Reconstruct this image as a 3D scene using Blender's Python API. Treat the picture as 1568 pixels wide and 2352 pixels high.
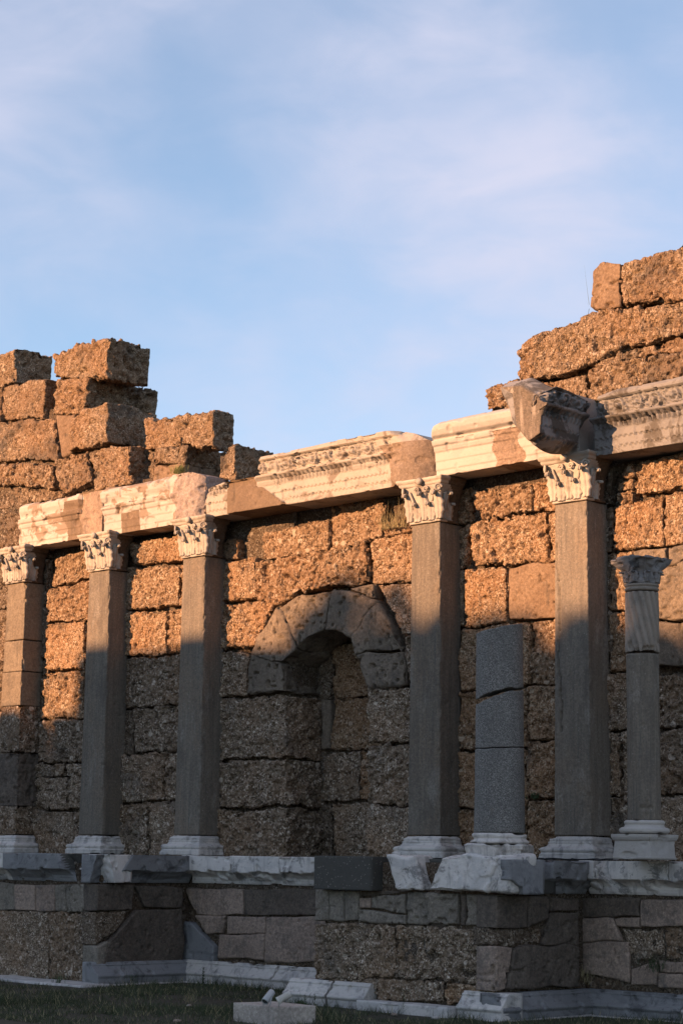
import bpy, math, random
import numpy as np
random.seed(7); RNG = np.random.default_rng(7)
S = bpy.context.scene
for o in list(bpy.data.objects): bpy.data.objects.remove(o)
COL = S.collection

# ------------------------------------------------------------------ camera
# metres; the long wall runs along X (near end to the right), Y goes into it, Z up, eye at 1.65
F_PX, CX, CY, HOR, ROLL = 4575.0, 784.0, 1176.0, 1978.0, 0.0145
PITCH = math.atan((HOR - CY) / F_PX); AZ = math.radians(45)
FW = np.array([-math.cos(PITCH) * math.sin(AZ), math.cos(PITCH) * math.cos(AZ), math.sin(PITCH)])
R0 = np.array([math.cos(AZ), math.sin(AZ), 0.0]); U0 = np.cross(R0, FW)
RT = R0 * math.cos(ROLL) + U0 * math.sin(ROLL); UP = -R0 * math.sin(ROLL) + U0 * math.cos(ROLL)
EYE = np.array([0, 0, 1.65])
cd = bpy.data.cameras.new('camera'); cam = bpy.data.objects.new('camera', cd); COL.objects.link(cam)
cd.sensor_fit = 'VERTICAL'; cd.sensor_height = 36.0; cd.lens = 36.0 * F_PX / 2352.0
cd.clip_start = 0.5; cd.clip_end = 2000
from mathutils import Matrix, Vector
cam.matrix_world = Matrix(((RT[0], UP[0], -FW[0], EYE[0]), (RT[1], UP[1], -FW[1], EYE[1]), (RT[2], UP[2], -FW[2], EYE[2]), (0, 0, 0, 1)))
S.camera = cam

# ------------------------------------------------------------------ sun, sky, exposure
SUN_AZ = math.radians(22); SUN_EL = math.radians(13)      # azimuth off the wall's normal, towards -X
TOSUN = np.array([-math.sin(SUN_AZ) * math.cos(SUN_EL), -math.cos(SUN_AZ) * math.cos(SUN_EL), math.sin(SUN_EL)])
sl = bpy.data.lights.new('sun', 'SUN'); sun = bpy.data.objects.new('sun', sl); COL.objects.link(sun)
sl.energy = 5.0; sl.angle = math.radians(0.4); sl.color = (1.0, 0.53, 0.26)
sun.rotation_euler = Vector(TOSUN).to_track_quat('Z', 'Y').to_euler()
sun.location = (-30, -10, 20)
W = bpy.data.worlds.new('World'); S.world = W; W.use_nodes = True
nt = W.node_tree; nt.nodes.clear()
def N(nt, typ, **kw):
    n = nt.nodes.new(typ)
    for k, v in kw.items():
        if k in n.inputs.keys() if isinstance(k, str) else False: n.inputs[k].default_value = v
        else: setattr(n, k, v)
    return n
out = N(nt, 'ShaderNodeOutputWorld'); bg = N(nt, 'ShaderNodeBackground'); nt.links.new(bg.outputs[0], out.inputs[0])
sky = N(nt, 'ShaderNodeTexSky', sky_type='NISHITA', sun_disc=False, sun_elevation=SUN_EL,
        sun_rotation=math.atan2(TOSUN[0], TOSUN[1]), altitude=2500, air_density=1.0, dust_density=0.1, ozone_density=1.5)
SKY_STRENGTH = 0.096
CLOUD = (2.8, 2.82, 3.45)
bg.inputs['Strength'].default_value = SKY_STRENGTH
tc = N(nt, 'ShaderNodeTexCoord')
def cloud(scale, loc, rot, sc, lo, hi, dist):
    m = N(nt, 'ShaderNodeMapping'); nt.links.new(tc.outputs['Generated'], m.inputs[0])
    m.inputs['Location'].default_value = loc; m.inputs['Rotation'].default_value = rot; m.inputs['Scale'].default_value = sc
    t = N(nt, 'ShaderNodeTexNoise'); t.inputs['Scale'].default_value = scale; t.inputs['Detail'].default_value = 7
    t.inputs['Roughness'].default_value = 0.52; t.inputs['Distortion'].default_value = dist
    nt.links.new(m.outputs[0], t.inputs['Vector'])
    r = N(nt, 'ShaderNodeMapRange', interpolation_type='SMOOTHSTEP'); nt.links.new(t.outputs[0], r.inputs[0])
    r.inputs[1].default_value = lo; r.inputs[2].default_value = hi; r.inputs[3].default_value = 0.22
    return r.outputs[0]
c1 = cloud(3.2, (0.3, 0.15, 0.1), (0, 0, 0.78), (1.0, 1.0, 1.5), 0.26, 0.74, 0.1)
c2 = cloud(14.0, (2.3, 1.1, 0.4), (0.0, 0.5, 0.78), (0.7, 1.0, 2.0), 0.30, 0.72, 0.4)
mul = N(nt, 'ShaderNodeMath', operation='MULTIPLY'); nt.links.new(c1, mul.inputs[0])
ad = N(nt, 'ShaderNodeMath', operation='MULTIPLY_ADD'); nt.links.new(c2, ad.inputs[0]); ad.inputs[1].default_value = 0.50; ad.inputs[2].default_value = 0.50
nt.links.new(ad.outputs[0], mul.inputs[1])
tint = N(nt, 'ShaderNodeMix', data_type='RGBA', blend_type='MULTIPLY'); tint.inputs[0].default_value = 1.0; nt.links.new(sky.outputs[0], tint.inputs[6]); tint.inputs[7].default_value = (0.98, 1.05, 1.01, 1)
mix = N(nt, 'ShaderNodeMix', data_type='RGBA'); nt.links.new(mul.outputs[0], mix.inputs[0])
nt.links.new(tint.outputs[2], mix.inputs[6]); mix.inputs[7].default_value = (*CLOUD, 1)
nt.links.new(mix.outputs[2], bg.inputs['Color'])
S.view_settings.view_transform = 'Standard'; S.view_settings.look = 'None'
S.view_settings.gamma = 1; S.view_settings.exposure = 1.45; S.view_settings.use_curve_mapping = False
S.render.engine = 'CYCLES'; S.cycles.max_bounces = 6; S.cycles.diffuse_bounces = 2

# ------------------------------------------------------------------ pixels of the photograph to points on real planes
def ray(p): return FW * F_PX + RT * (p[0] - CX) - UP * (p[1] - CY)
def onY(p, Y): d = ray(p); return EYE + d * ((Y - EYE[1]) / d[1])
def onX(p, X): d = ray(p); return EYE + d * ((X - EYE[0]) / d[0])
def onZ(p, Z): d = ray(p); return EYE + d * ((Z - EYE[2]) / d[2])
Z0 = lambda x, y: (x, y)
Z1 = lambda x, y: (.3375 * x, 764.4 + .3375 * y)
Z2 = lambda x, y: (470.4 + .375 * x, 960.4 + .375 * y)
Z3 = lambda x, y: (980 + .375 * x, 529.2 + .375 * y)
Z4 = lambda x, y: (1038.8 + .3375 * x, 1019.2 + .3375 * y)
Z5 = lambda x, y: (.3375 * x, 1254.4 + .3375 * y)
Z6 = lambda x, y: (490 + .3625 * x, 1450.4 + .3625 * y)
Z7 = lambda x, y: (1019.2 + .35 * x, 1450.4 + .35 * y)
ZA = lambda x, y: (.3375 * x, 1724.8 + .3375 * y)
ZB = lambda x, y: (392 + .2875 * x, 1901.2 + .2875 * y)
ZC = lambda x, y: (705.6 + .2875 * x, 1901.2 + .2875 * y)
ZD = lambda x, y: (1078 + .3125 * x, 1862 + .3125 * y)

# ------------------------------------------------------------------ noise
def hsh(i, j, k, s):
    h = (i.astype(np.int64) * 73856093) ^ (j.astype(np.int64) * 19349663) ^ (k.astype(np.int64) * 83492791) ^ (int(s) * 2654435761)
    h = (h ^ (h >> 13)) * 1274126177 & 0x7fffffff
    h = (h ^ (h >> 15)) * 668265263 & 0x7fffffff
    h = h ^ (h >> 14)
    return (h & 0xffff) / 65535.0
def vn(P, cell, s=0):
    q = P / cell; f = np.floor(q); t = q - f; t = t * t * (3 - 2 * t); f = f.astype(np.int64)
    r = 0
    for a in (0, 1):
        wa = t[:, 0] if a else 1 - t[:, 0]
        for b in (0, 1):
            wb = t[:, 1] if b else 1 - t[:, 1]
            for c in (0, 1):
                wc = t[:, 2] if c else 1 - t[:, 2]
                r = r + wa * wb * wc * hsh(f[:, 0] + a, f[:, 1] + b, f[:, 2] + c, s)
    return r
def fbm(P, cell, s=0, o=3):
    r = 0; a = 1; t = 0
    for i in range(o): r = r + a * vn(P, cell / 2 ** i, s + i); t += a; a *= .5
    return r / t
def worley(P, cell, s=0):
    q = P / cell; f = np.floor(q - .5).astype(np.int64)
    best = np.full(len(P), 9.0); bid = np.zeros(len(P))
    for a in (0, 1):
        for b in (0, 1):
            for c in (0, 1):
                i, j, k = f[:, 0] + a, f[:, 1] + b, f[:, 2] + c
                px = i + .15 + .7 * hsh(i, j, k, s + 1); py = j + .15 + .7 * hsh(i, j, k, s + 2); pz = k + .15 + .7 * hsh(i, j, k, s + 3)
                d = (px - q[:, 0]) ** 2 + (py - q[:, 1]) ** 2 + (pz - q[:, 2]) ** 2
                m = d < best; best = np.where(m, d, best); bid = np.where(m, hsh(i, j, k, s + 4), bid)
    return np.sqrt(best), bid
def sst(a, b, x): t = np.clip((x - a) / (b - a), 0, 1); return t * t * (3 - 2 * t)

# relief of the stones: real displacement of the mesh, in metres
def conglomerate(P, s=0, k=1.0, lo=.05):
    q = .8 + .55 * ((s * 37) % 11) / 11.0     # grain differs from block to block
    f1, i1 = worley(P, .062 * q, s); f2, i2 = worley(P + .31, .034 * q, s + 9); f3, i3 = worley(P + .7, .13, s + 5)
    d = .03 * (i3 > .72) * sst(.42, .2, f3) - .025 * (i3 < .16) * sst(.5, .2, f3) + .022 * (1 - 1.7 * f1) * (.2 + 1.3 * i1 ** 2) + .014 * (1 - 1.7 * f2) * (.2 + 1.3 * i2 ** 2)
    d -= .045 * sst(.60, .74, vn(P, .055, s + 20)) + .05 * sst(.70, .82, vn(P, .14, s + 21))
    kk = .45 + .75 * ((s * 53) % 13) / 12.0; k = k * kk * .8
    return k * d - .03 * sst(.68, .78, vn(P, .075, s + 61)) + lo * (fbm(P, .45, s + 30, 3) - .5) + k * .018 * (vn(P, .13, s + 40) - .5)
def limestone(P, s=0, k=1.0, lo=.05):
    d = .010 * (fbm(P, .12, s + 3, 3) - .5) - .03 * sst(.74, .83, vn(P, .07, s + 5)) - .02 * sst(.78, .86, vn(P, .035, s + 6))
    return k * d + lo * (fbm(P, .5, s + 30, 2) - .5)
def smooth_stone(P, s=0, k=1.0, lo=.02):
    return k * (.006 * (fbm(P, .1, s + 3, 3) - .5) - .012 * sst(.76, .84, vn(P, .06, s + 5))) + lo * (fbm(P, .5, s + 30, 2) - .5)
def rough_break(P, s=0, k=1.0, lo=.1):
    f1, i1 = worley(P, .16, s)
    return k * (.03 * (i1 - .5) + .02 * (fbm(P, .1, s, 3) - .5)) + lo * (fbm(P, .4, s + 3, 2) - .5)

# ------------------------------------------------------------------ objects
class T: pass
def thing(name, label, cat, loc, group=None):
    o = bpy.data.objects.new(name, None); COL.objects.link(o); o.empty_display_size = .2
    o.location = loc; o['label'] = label; o['category'] = cat
    if group: o['group'] = group
    return o
def root_loc(o):
    v = np.zeros(3)
    while o is not None: v = v + np.array(o.location); o = o.parent
    return v
def mk(name, V, F, mat, parent=None, smooth=True, label=None, kind=None, ngons=(), midx=None, loc=None, cat=None, group=None):
    V = np.asarray(V, float); base = root_loc(parent) if parent is not None else np.zeros(3)
    L = np.array(loc, float) if loc is not None else np.zeros(3)
    me = bpy.data.meshes.new(name)
    fl = F.tolist() if isinstance(F, np.ndarray) else list(F)
    fl = fl + [list(g) for g in ngons]
    me.from_pydata((V - base - L).tolist(), [], fl)
    mats = mat if isinstance(mat, (list, tuple)) else [mat]
    for m in mats: me.materials.append(m)
    if smooth: me.polygons.foreach_set('use_smooth', [True] * len(me.polygons))
    if midx is not None:
        a = np.zeros(len(me.polygons), int); a[:len(midx)] = midx; me.polygons.foreach_set('material_index', a)
    me.update()
    o = bpy.data.objects.new(name, me); COL.objects.link(o)
    o.location = L
    if parent is not None: o.parent = parent
    if label: o['label'] = label
    if kind: o['kind'] = kind
    if cat: o['category'] = cat
    if group: o['group'] = group
    return o
def normals(V, F):
    a, b, c, d = V[F[:, 0]], V[F[:, 1]], V[F[:, 2]], V[F[:, 3]]
    n = np.cross(c - a, d - b); out = np.zeros_like(V)
    for i in range(4): np.add.at(out, F[:, i], n)
    l = np.linalg.norm(out, axis=1, keepdims=True); return out / np.maximum(l, 1e-12)

def polyl(pts, u):
    pts = np.asarray(pts, float); d = np.r_[0, np.cumsum(np.linalg.norm(np.diff(pts, axis=0), axis=1))]; d /= d[-1]
    return np.stack([np.interp(u, d, pts[:, i]) for i in range(3)], 1)
_seed = [100]
def rock(parent, top, bot, n, depth, mat, relief=conglomerate, res=.014, r=.024, k=1.0, lo=.045, gap=-.004, side=.08, name='stone', label=None, proud=0.0, sub=None, warp=.055):
    """a block: front face between a top and a bottom polyline (left to right), n = outward normal"""
    _seed[0] += 1; s = _seed[0]; rr = random.Random(s)
    top = [np.array(p, float) for p in top]; bot = [np.array(p, float) for p in bot]; n = np.array(n, float)
    Wd = .5 * (np.linalg.norm(top[-1] - top[0]) + np.linalg.norm(bot[-1] - bot[0])); H = .5 * (np.linalg.norm(top[0] - bot[0]) + np.linalg.norm(top[-1] - bot[-1]))
    nx = max(3, int(Wd / res)); ny = max(3, int(H / res))
    # depth samples: fine near the face as far as it can be seen, coarse behind
    ks = list(np.arange(0, side, res)) + [side]
    if depth > side + .05: ks += [depth]
    ks = np.array(ks); nz = len(ks) - 1
    idx = {}; U = []; Fc = []
    I, J = np.meshgrid(np.arange(nx + 1), np.arange(ny + 1), indexing='ij')
    front = (I * (ny + 1) + J)
    U = [np.stack([I.ravel() / nx, J.ravel() / ny, np.zeros(I.size)], 1)]
    def q(a, b, c, d): return np.stack([a.ravel(), b.ravel(), c.ravel(), d.ravel()], 1)
    # u to the right, v up; front face seen from outside
    Fc.append(q(front[:-1, :-1], front[1:, :-1], front[1:, 1:], front[:-1, 1:]))
    loop = [(i, 0) for i in range(nx)] + [(nx, j) for j in range(ny)] + [(i, ny) for i in range(nx, 0, -1)] + [(0, j) for j in range(ny, 0, -1)]
    prev = np.array([front[i, j] for i, j in loop]); cnt = front.size
    LU = np.array([(i / nx, j / ny) for i, j in loop])
    for kz in range(1, nz + 1):
        cur = np.arange(cnt, cnt + len(loop)); cnt += len(loop)
        U.append(np.c_[LU, np.full(len(loop), ks[kz])])
        Fc.append(q(prev, cur, np.roll(cur, -1), np.roll(prev, -1))); prev = cur
    Fc = np.concatenate(Fc); U = np.concatenate(U)
    u = U[:, 0].copy(); v = U[:, 1].copy(); w = U[:, 2]
    # rounding: pull rims inwards as on a rounded box, unevenly
    P0 = np.c_[u * Wd, v * H, w]
    rad = r * (.5 + 1.3 * vn(P0 + s * 3.3, .22, s))
    def rnd(x, y):   # x distance from side, y distance from the front
        return 0
    dx = np.minimum(u, 1 - u) * Wd; dy = np.minimum(v, 1 - v) * H
    # pull the face back near its rims, and pull sides in near the face
    ex = np.clip(1 - dx / rad, 0, 1); ey = np.clip(1 - dy / rad, 0, 1); ew = np.clip(1 - w / rad, 0, 1)
    back = np.minimum(rad * .8, side * .9) * (1 - np.sqrt(np.clip(1 - np.minimum(ex ** 2 + ey ** 2, 1), 0, 1)))
    isf = (w < 1e-9)
    w2 = np.where(isf, back, np.where(w < side, np.minimum(rad * .8, side * .9) * (1 - w / side) + w, w))
    pull = rad * (1 - np.sqrt(np.clip(1 - ew ** 2, 0, 1))) * .35
    cx = np.sign(u - .5) * (ex > 0); cy = np.sign(v - .5) * (ey > 0)
    du = -cx * (gap + np.where(dx < 1e-6, pull, 0) + .6 * rad * ey ** 2 * (ex ** 2) * .5); dv = -cy * (gap + np.where(dy < 1e-6, pull, 0) + .6 * rad * ex ** 2 * ey ** 2 * .5)
    uu = np.clip(u + du / Wd, 0, 1); vv = np.clip(v + dv / H, 0, 1)
    Tp = polyl(top, uu); Bp = polyl(bot, uu)
    V = Bp * (1 - vv[:, None]) + Tp * vv[:, None] - n[None] * (w2 - proud)[:, None]
    if warp: V = V + np.stack([vn(V, .30, 901) - .5, 0 * V[:, 0], vn(V, .30, 902) - .5], 1) * warp + np.stack([vn(V, .11, 903) - .5, 0 * V[:, 0], vn(V, .11, 904) - .5], 1) * warp * .4
    nn = normals(V, Fc)
    if np.dot(nn[front[nx // 2, ny // 2]], n) < 0: Fc = Fc[:, ::-1]; nn = -nn
    if relief is not None:
        d = relief(V + (s % 17) * .37, s, k, lo)
        V = V + nn * (d * np.where(w > side + .01, .3, 1))[:, None]
    return mk(name, V, Fc, mat, parent, label=label, ngons=[prev.tolist()[::-1]])

_br = [None]
def loft(rings, cap=(6, 6), closed=True):
    """rings (R,K,3) -> V,F with concentric caps"""
    _br[0] = None
    R = np.asarray(rings, float); n, K = R.shape[:2]
    pre = []; post = []
    if cap[0]:
        c = R[0].mean(0); pre = [c + (R[0] - c) * t for t in np.linspace(.02, 1, cap[0] + 1)[:-1]]
    if cap[1]:
        c = R[-1].mean(0); post = [c + (R[-1] - c) * t for t in np.linspace(1, .02, cap[1] + 1)[1:]]
    A = np.array(pre + list(R) + post); m = len(A)
    V = A.reshape(-1, 3); i = np.arange(m - 1)[:, None] * K; j = np.arange(K)[None]; j2 = (j + 1) % K
    F = np.stack([(i + j).ravel(), (i + j2).ravel(), (i + K + j2).ravel(), (i + K + j).ravel()], 1)
    return V, F, (len(pre), K)
def ngcap(V, F, K):
    return [list(range(K))[::-1], list(range(len(V) - K, len(V)))]
def outward(V, F):
    c = V.mean(0); nn = normals(V, F)
    if ((V - c) * nn).sum() < 0: F = F[:, ::-1]; nn = -nn
    return F, nn
def boxring(x0, x1, y0, y1, z, res=.02, r=.01):
    """rectangular ring; (y0 front)"""
    if _br[0] is None: _br[0] = (max(2, int((x1 - x0) / res)), max(2, int((y1 - y0) / res)))   # all rings of one loft share their counts
    nx, ny = _br[0]
    p = []
    xs = np.linspace(x0, x1, nx + 1); ys = np.linspace(y0, y1, ny + 1)
    for x in xs[:-1]: p.append((x, y0))
    for y in ys[:-1]: p.append((x1, y))
    for x in xs[::-1][:-1]: p.append((x, y1))
    for y in ys[::-1][:-1]: p.append((x0, y))
    p = np.array(p); c = np.array([(x0 + x1) / 2, (y0 + y1) / 2]); h = np.array([(x1 - x0) / 2, (y1 - y0) / 2])
    qv = p - c; inner = np.clip(qv, -(h - r), h - r); d = qv - inner; l = np.linalg.norm(d, axis=1, keepdims=True)
    p = c + inner + np.where(l > 1e-9, d / np.maximum(l, 1e-9) * r, 0)
    return np.c_[p, np.full(len(p), z)]
def boxmesh(x0, x1, y0, y1, z0, z1):
    V = [(x0, y0, z0), (x1, y0, z0), (x1, y1, z0), (x0, y1, z0), (x0, y0, z1), (x1, y0, z1), (x1, y1, z1), (x0, y1, z1)]
    F = [(0, 3, 2, 1), (4, 5, 6, 7), (0, 1, 5, 4), (1, 2, 6, 5), (2, 3, 7, 6), (3, 0, 4, 7)]
    return V, F

# ------------------------------------------------------------------ materials
class M:
    def __init__(s, name, rough=.9, spec=.25):
        s.m = bpy.data.materials.new(name); s.m.use_nodes = True; s.t = s.m.node_tree; s.b = s.t.nodes['Principled BSDF']
        s.b.inputs['Roughness'].default_value = rough; s.b.inputs['Specular IOR Level'].default_value = spec
        s.pos = s.n('ShaderNodeNewGeometry').outputs['Position']; s.rnd = s.n('ShaderNodeObjectInfo').outputs['Random']
    def n(s, t, **k):
        x = s.t.nodes.new(t)
        for a, b in k.items(): setattr(x, a, b)
        return x
    def l(s, a, b): s.t.links.new(a, b)
    def sc(s, v):
        m = s.n('ShaderNodeMapping'); s.l(s.pos, m.inputs[0]); m.inputs['Scale'].default_value = v; return m.outputs[0]
    def noise(s, scale, detail=4, rough=.55, vec=None, dist=0):
        x = s.n('ShaderNodeTexNoise'); s.l(vec or s.pos, x.inputs['Vector']); x.inputs['Scale'].default_value = scale
        x.inputs['Detail'].default_value = detail; x.inputs['Roughness'].default_value = rough; x.inputs['Distortion'].default_value = dist; return x.outputs[0]
    def vor(s, scale, vec=None):
        x = s.n('ShaderNodeTexVoronoi'); s.l(vec or s.pos, x.inputs['Vector']); x.inputs['Scale'].default_value = scale
        sp = s.n('ShaderNodeSeparateColor'); s.l(x.outputs['Color'], sp.inputs[0]); return x.outputs['Distance'], sp.outputs[0], sp.outputs[1]
    def ramp(s, f, stops, interp='LINEAR'):
        r = s.n('ShaderNodeValToRGB'); s.l(f, r.inputs[0]); e = r.color_ramp; e.interpolation = interp
        while len(e.elements) < len(stops): e.elements.new(.5)
        for el, (p, c) in zip(e.elements, stops):
            el.position = p; el.color = (c, c, c, 1) if isinstance(c, (int, float)) else (*c, 1)
        return r.outputs[0]
    def mr(s, f, a, b, c=0., d=1.):
        r = s.n('ShaderNodeMapRange', interpolation_type='SMOOTHSTEP'); s.l(f, r.inputs[0])
        for i, v in enumerate((a, b, c, d)): r.inputs[i + 1].default_value = v
        return r.outputs[0]
    def math(s, op, a, b):
        x = s.n('ShaderNodeMath', operation=op)
        for i, v in enumerate((a, b)):
            if isinstance(v, (int, float)): x.inputs[i].default_value = v
            else: s.l(v, x.inputs[i])
        return x.outputs[0]
    def mix(s, f, a, b, blend='MIX'):
        x = s.n('ShaderNodeMix', data_type='RGBA', blend_type=blend)
        for i, v in ((0, f), (6, a), (7, b)):
            if isinstance(v, (int, float)): x.inputs[i].default_value = v
            elif isinstance(v, tuple): x.inputs[i].default_value = (*v, 1)
            else: s.l(v, x.inputs[i])
        return x.outputs[2]
    def bump(s, h, dist=.01, strength=.6):
        x = s.n('ShaderNodeBump'); s.l(h, x.inputs['Height']); x.inputs['Distance'].default_value = dist; x.inputs['Strength'].default_value = strength
        s.l(x.outputs[0], s.b.inputs['Normal'])
    def done(s, col, lo=.85, hi=1.15):
        k = .95 if 'granite' in s.m.name else .88 if 'lichened' in s.m.name or 'moulding' in s.m.name else .60 if 'marble' in s.m.name else (.70 if 'warm' in s.m.name else .80 if 'brown' in s.m.name else 1.5 if 'facing' in s.m.name or 'pinkish' in s.m.name else .62 if 'sand' in s.m.name or 'tan' in s.m.name else .80 if 'concrete' in s.m.name else .80 if 'limestone' in s.m.name else 1.45 if 'conglomerate' in s.m.name else 1.1)
        v = s.mr(s.rnd, 0, 1, lo * k, hi * k); h = s.n('ShaderNodeHueSaturation'); s.l(col, h.inputs['Color']); s.l(v, h.inputs['Value'])
        s.l(h.outputs[0], s.b.inputs['Base Color']); return s.m

def mat_conglomerate(name, cols, grime=(.085, .075, .064), g=(.56, .72), speck=.5):
    m = M(name)
    vs = m.n('ShaderNodeVectorMath', operation='SCALE'); m.l(m.pos, vs.inputs[0]); m.l(m.mr(m.rnd, 0, 1, .72, 1.25), vs.inputs['Scale']); m.pos = vs.outputs[0]   # grain size differs from block to block
    d1, a1, b1 = m.vor(24); d2, a2, b2 = m.vor(60, m.sc((1.1, 1, .93)))
    st = [(0, cols[0]), (.3, cols[1]), (.6, cols[2]), (.85, cols[3]), (1, cols[4])]
    c1 = m.ramp(a1, st); c2 = m.ramp(a2, st)
    c = m.mix(m.mr(d1, .25, .5), c1, c2)
    matrix = m.mix(m.noise(9), cols[1], cols[2])
    c = m.mix(m.mr(m.noise(6, 5), .42, .6, 0, .55), c, matrix)
    c = m.mix(m.mr(m.math('MULTIPLY', b2, m.mr(d2, .2, .45, 1, 0)), .8, .95, 0, speck), c, cols[4])
    d3, a3, b3 = m.vor(9, m.sc((1, 1.1, 1.2)))
    c = m.mix(m.math('MULTIPLY', m.mr(a3, .80, .84, 0, .8), m.mr(d3, .30, .36, 1, 0)), c, m.mix(b3, cols[2], cols[4]))
    c = m.mix(m.mr(m.noise(1.1, 6, .65), g[0], g[1], 0, .8), c, grime)
    c = m.mix(m.mr(m.noise(.9, 5, .6), .45, .62, 0, .55), c, m.mix(.5, c, (cols[2][0] * 1.05, cols[2][1] * .78, cols[2][2] * .55)))
    c = m.mix(m.mr(m.noise(34, 4, .65), .55, .66, 0, .9), c, tuple(x * .35 for x in cols[0]))
    h = m.math('ADD', m.math('MULTIPLY', d1, -.9), m.math('ADD', m.math('MULTIPLY', d2, -.5), m.noise(70, 4)))
    m.bump(h, .022, 1.0)
    return m.done(c, .8, 1.2)
WARM = [(.10, .058, .032), (.27, .17, .098), (.40, .27, .165), (.54, .40, .27), (.72, .60, .46)]
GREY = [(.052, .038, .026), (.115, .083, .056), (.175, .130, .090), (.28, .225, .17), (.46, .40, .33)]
m_warm = mat_conglomerate('conglomerate_warm', WARM)
BROWN = [(.085, .055, .034), (.20, .138, .085), (.29, .205, .135), (.40, .30, .21), (.56, .46, .35)]
m_brown = mat_conglomerate('conglomerate_brown', BROWN, g=(.50, .68))
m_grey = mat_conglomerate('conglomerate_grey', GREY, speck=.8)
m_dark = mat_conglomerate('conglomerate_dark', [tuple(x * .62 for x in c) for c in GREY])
m_core = mat_conglomerate('old_mortar_rubble', [tuple(x * .5 for x in c) for c in GREY])

def mat_smooth(name, a, b, c, bump=.3, gr=(.6, .75), grime=(.07, .068, .062)):
    m = M(name, .85)
    col = m.mix(m.mr(m.noise(2.2, 6, .6), .38, .62), a, b)
    col = m.mix(m.mr(m.noise(7, 6, .65), .5, .68, 0, .8), col, c)
    col = m.mix(m.mr(m.noise(3.0, 8, .72, dist=.4), gr[0], gr[1], 0, .85), col, grime)
    col = m.mix(m.mr(m.noise(60, 3), .6, .72, 0, .5), col, grime)
    col = m.mix(m.mr(m.noise(26, 6, .75), .36, .64, .55, 0), col, tuple(x * .45 for x in c))
    col = m.mix(m.mr(m.noise(48, 4, .7), .56, .70, 0, .6), col, tuple(min(1, x * 1.55) for x in b))
    col = m.mix(m.mr(m.noise(4.5, 7, .7, vec=m.sc((1.6, 1.6, .3))), .54, .70, 0, .45), col, grime)
    m.bump(m.math('ADD', m.noise(30, 6, .7), m.math('MULTIPLY', m.noise(110, 3), .7)), .012, min(1, bump * 1.6))
    return m.done(col, .95, 1.06)
m_lime = mat_smooth('grey_limestone', (.20, .16, .12), (.28, .225, .17), (.14, .115, .09), .8, (.54, .70), (.085, .078, .07))
m_sand = mat_smooth('tan_sandstone', (.31, .21, .135), (.38, .265, .175), (.24, .155, .095), .9)
m_plaster = mat_smooth('pinkish_facing_stone', (.20, .150, .118), (.25, .19, .15), (.12, .098, .082), .6, (.55, .70), (.055, .052, .048))
m_plaster_grey = mat_smooth('grey_facing_stone', (.145, .125, .10), (.19, .165, .135), (.095, .085, .07), .8, (.56, .72), (.05, .05, .048))
m_plaster_dark = mat_smooth('brown_facing_stone', (.155, .122, .096), (.195, .157, .125), (.105, .088, .072), .8, (.55, .72), (.045, .043, .04))

def mat_marble(name, base, vein, stain, black=0.0, st=(.505, .565), stk=.9, streak=0):
    m = M(name, .7, .35)
    n1 = m.noise(1.5, 8, .62, vec=m.sc((1, 1, 1.8)), dist=1.2)
    col = m.mix(m.mr(n1, .50, .58, 0, .55), base, vein)
    col = m.mix(m.mr(m.noise(14, 5), .5, .75, 0, .35), col, tuple(.8 * x for x in base))
    if stk: col = m.mix(m.mr(m.noise(2.6, 9, .66, dist=.6), st[0], st[1], 0, stk), col, stain)
    if streak: col = m.mix(m.mr(m.noise(5, 6, .6, vec=m.sc((2.2, 2.2, .25))), .52, .70, 0, streak), col, (.12, .12, .125))
    if black: col = m.mix(m.mr(m.noise(3.4, 9, .78, dist=.6), .53, .60, 0, black), col, (.045, .047, .05))
    col = m.mix(m.mr(m.noise(30, 6, .75), .56, .72, 0, .55), col, tuple(x * .6 for x in stain))
    m.bump(m.math('ADD', m.noise(22, 6, .7), m.math('MULTIPLY', m.noise(120, 2), .4)), .011, .6)
    return m.done(col, .92, 1.08)
m_marble = mat_marble('weathered_white_marble', (.60, .55, .50), (.50, .47, .44), (.33, .235, .165), 0)
m_cap = mat_marble('capital_marble', (.58, .53, .46), (.46, .42, .38), (.20, .155, .12), 0, (.50, .66), .75)
m_cap_shade = mat_smooth('brown_shade_on_capital_sides', (.12, .088, .062), (.16, .12, .085), (.09, .07, .05), .5)  # dark brown for the capitals' sides: their deep shade put into the colour
m_marble_clean = mat_marble('white_marble', (.64, .60, .55), (.54, .51, .49), (.46, .36, .28), 0, (.6, .7), .6)
m_marble_carved = mat_marble('carved_marble', (.55, .50, .44), (.46, .42, .38), (.24, .18, .135), 0, (.54, .64), .8)
m_marble_led = mat_marble('lichened_marble', (.64, .60, .56), (.44, .43, .42), (.30, .25, .21), .6, (.62, .70), .5, .5)
m_marble_gray = mat_marble('blue_grey_marble', (.33, .33, .335), (.22, .225, .235), (.12, .12, .125), .5, (.62, .72), .5)
m_marble_mould = mat_marble('worn_moulding_marble', (.56, .52, .48), (.37, .36, .35), (.20, .175, .15), .35, (.58, .70), .6, .6)
m_restore = mat_smooth('tan_repair_mortar', (.31, .225, .155), (.25, .18, .125), (.37, .27, .195), .55, (.7, .85))
m_restore_grey = mat_smooth('speckled_repair_mortar', (.30, .22, .165), (.25, .185, .14), (.20, .15, .115), .8, (.66, .8))
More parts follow.
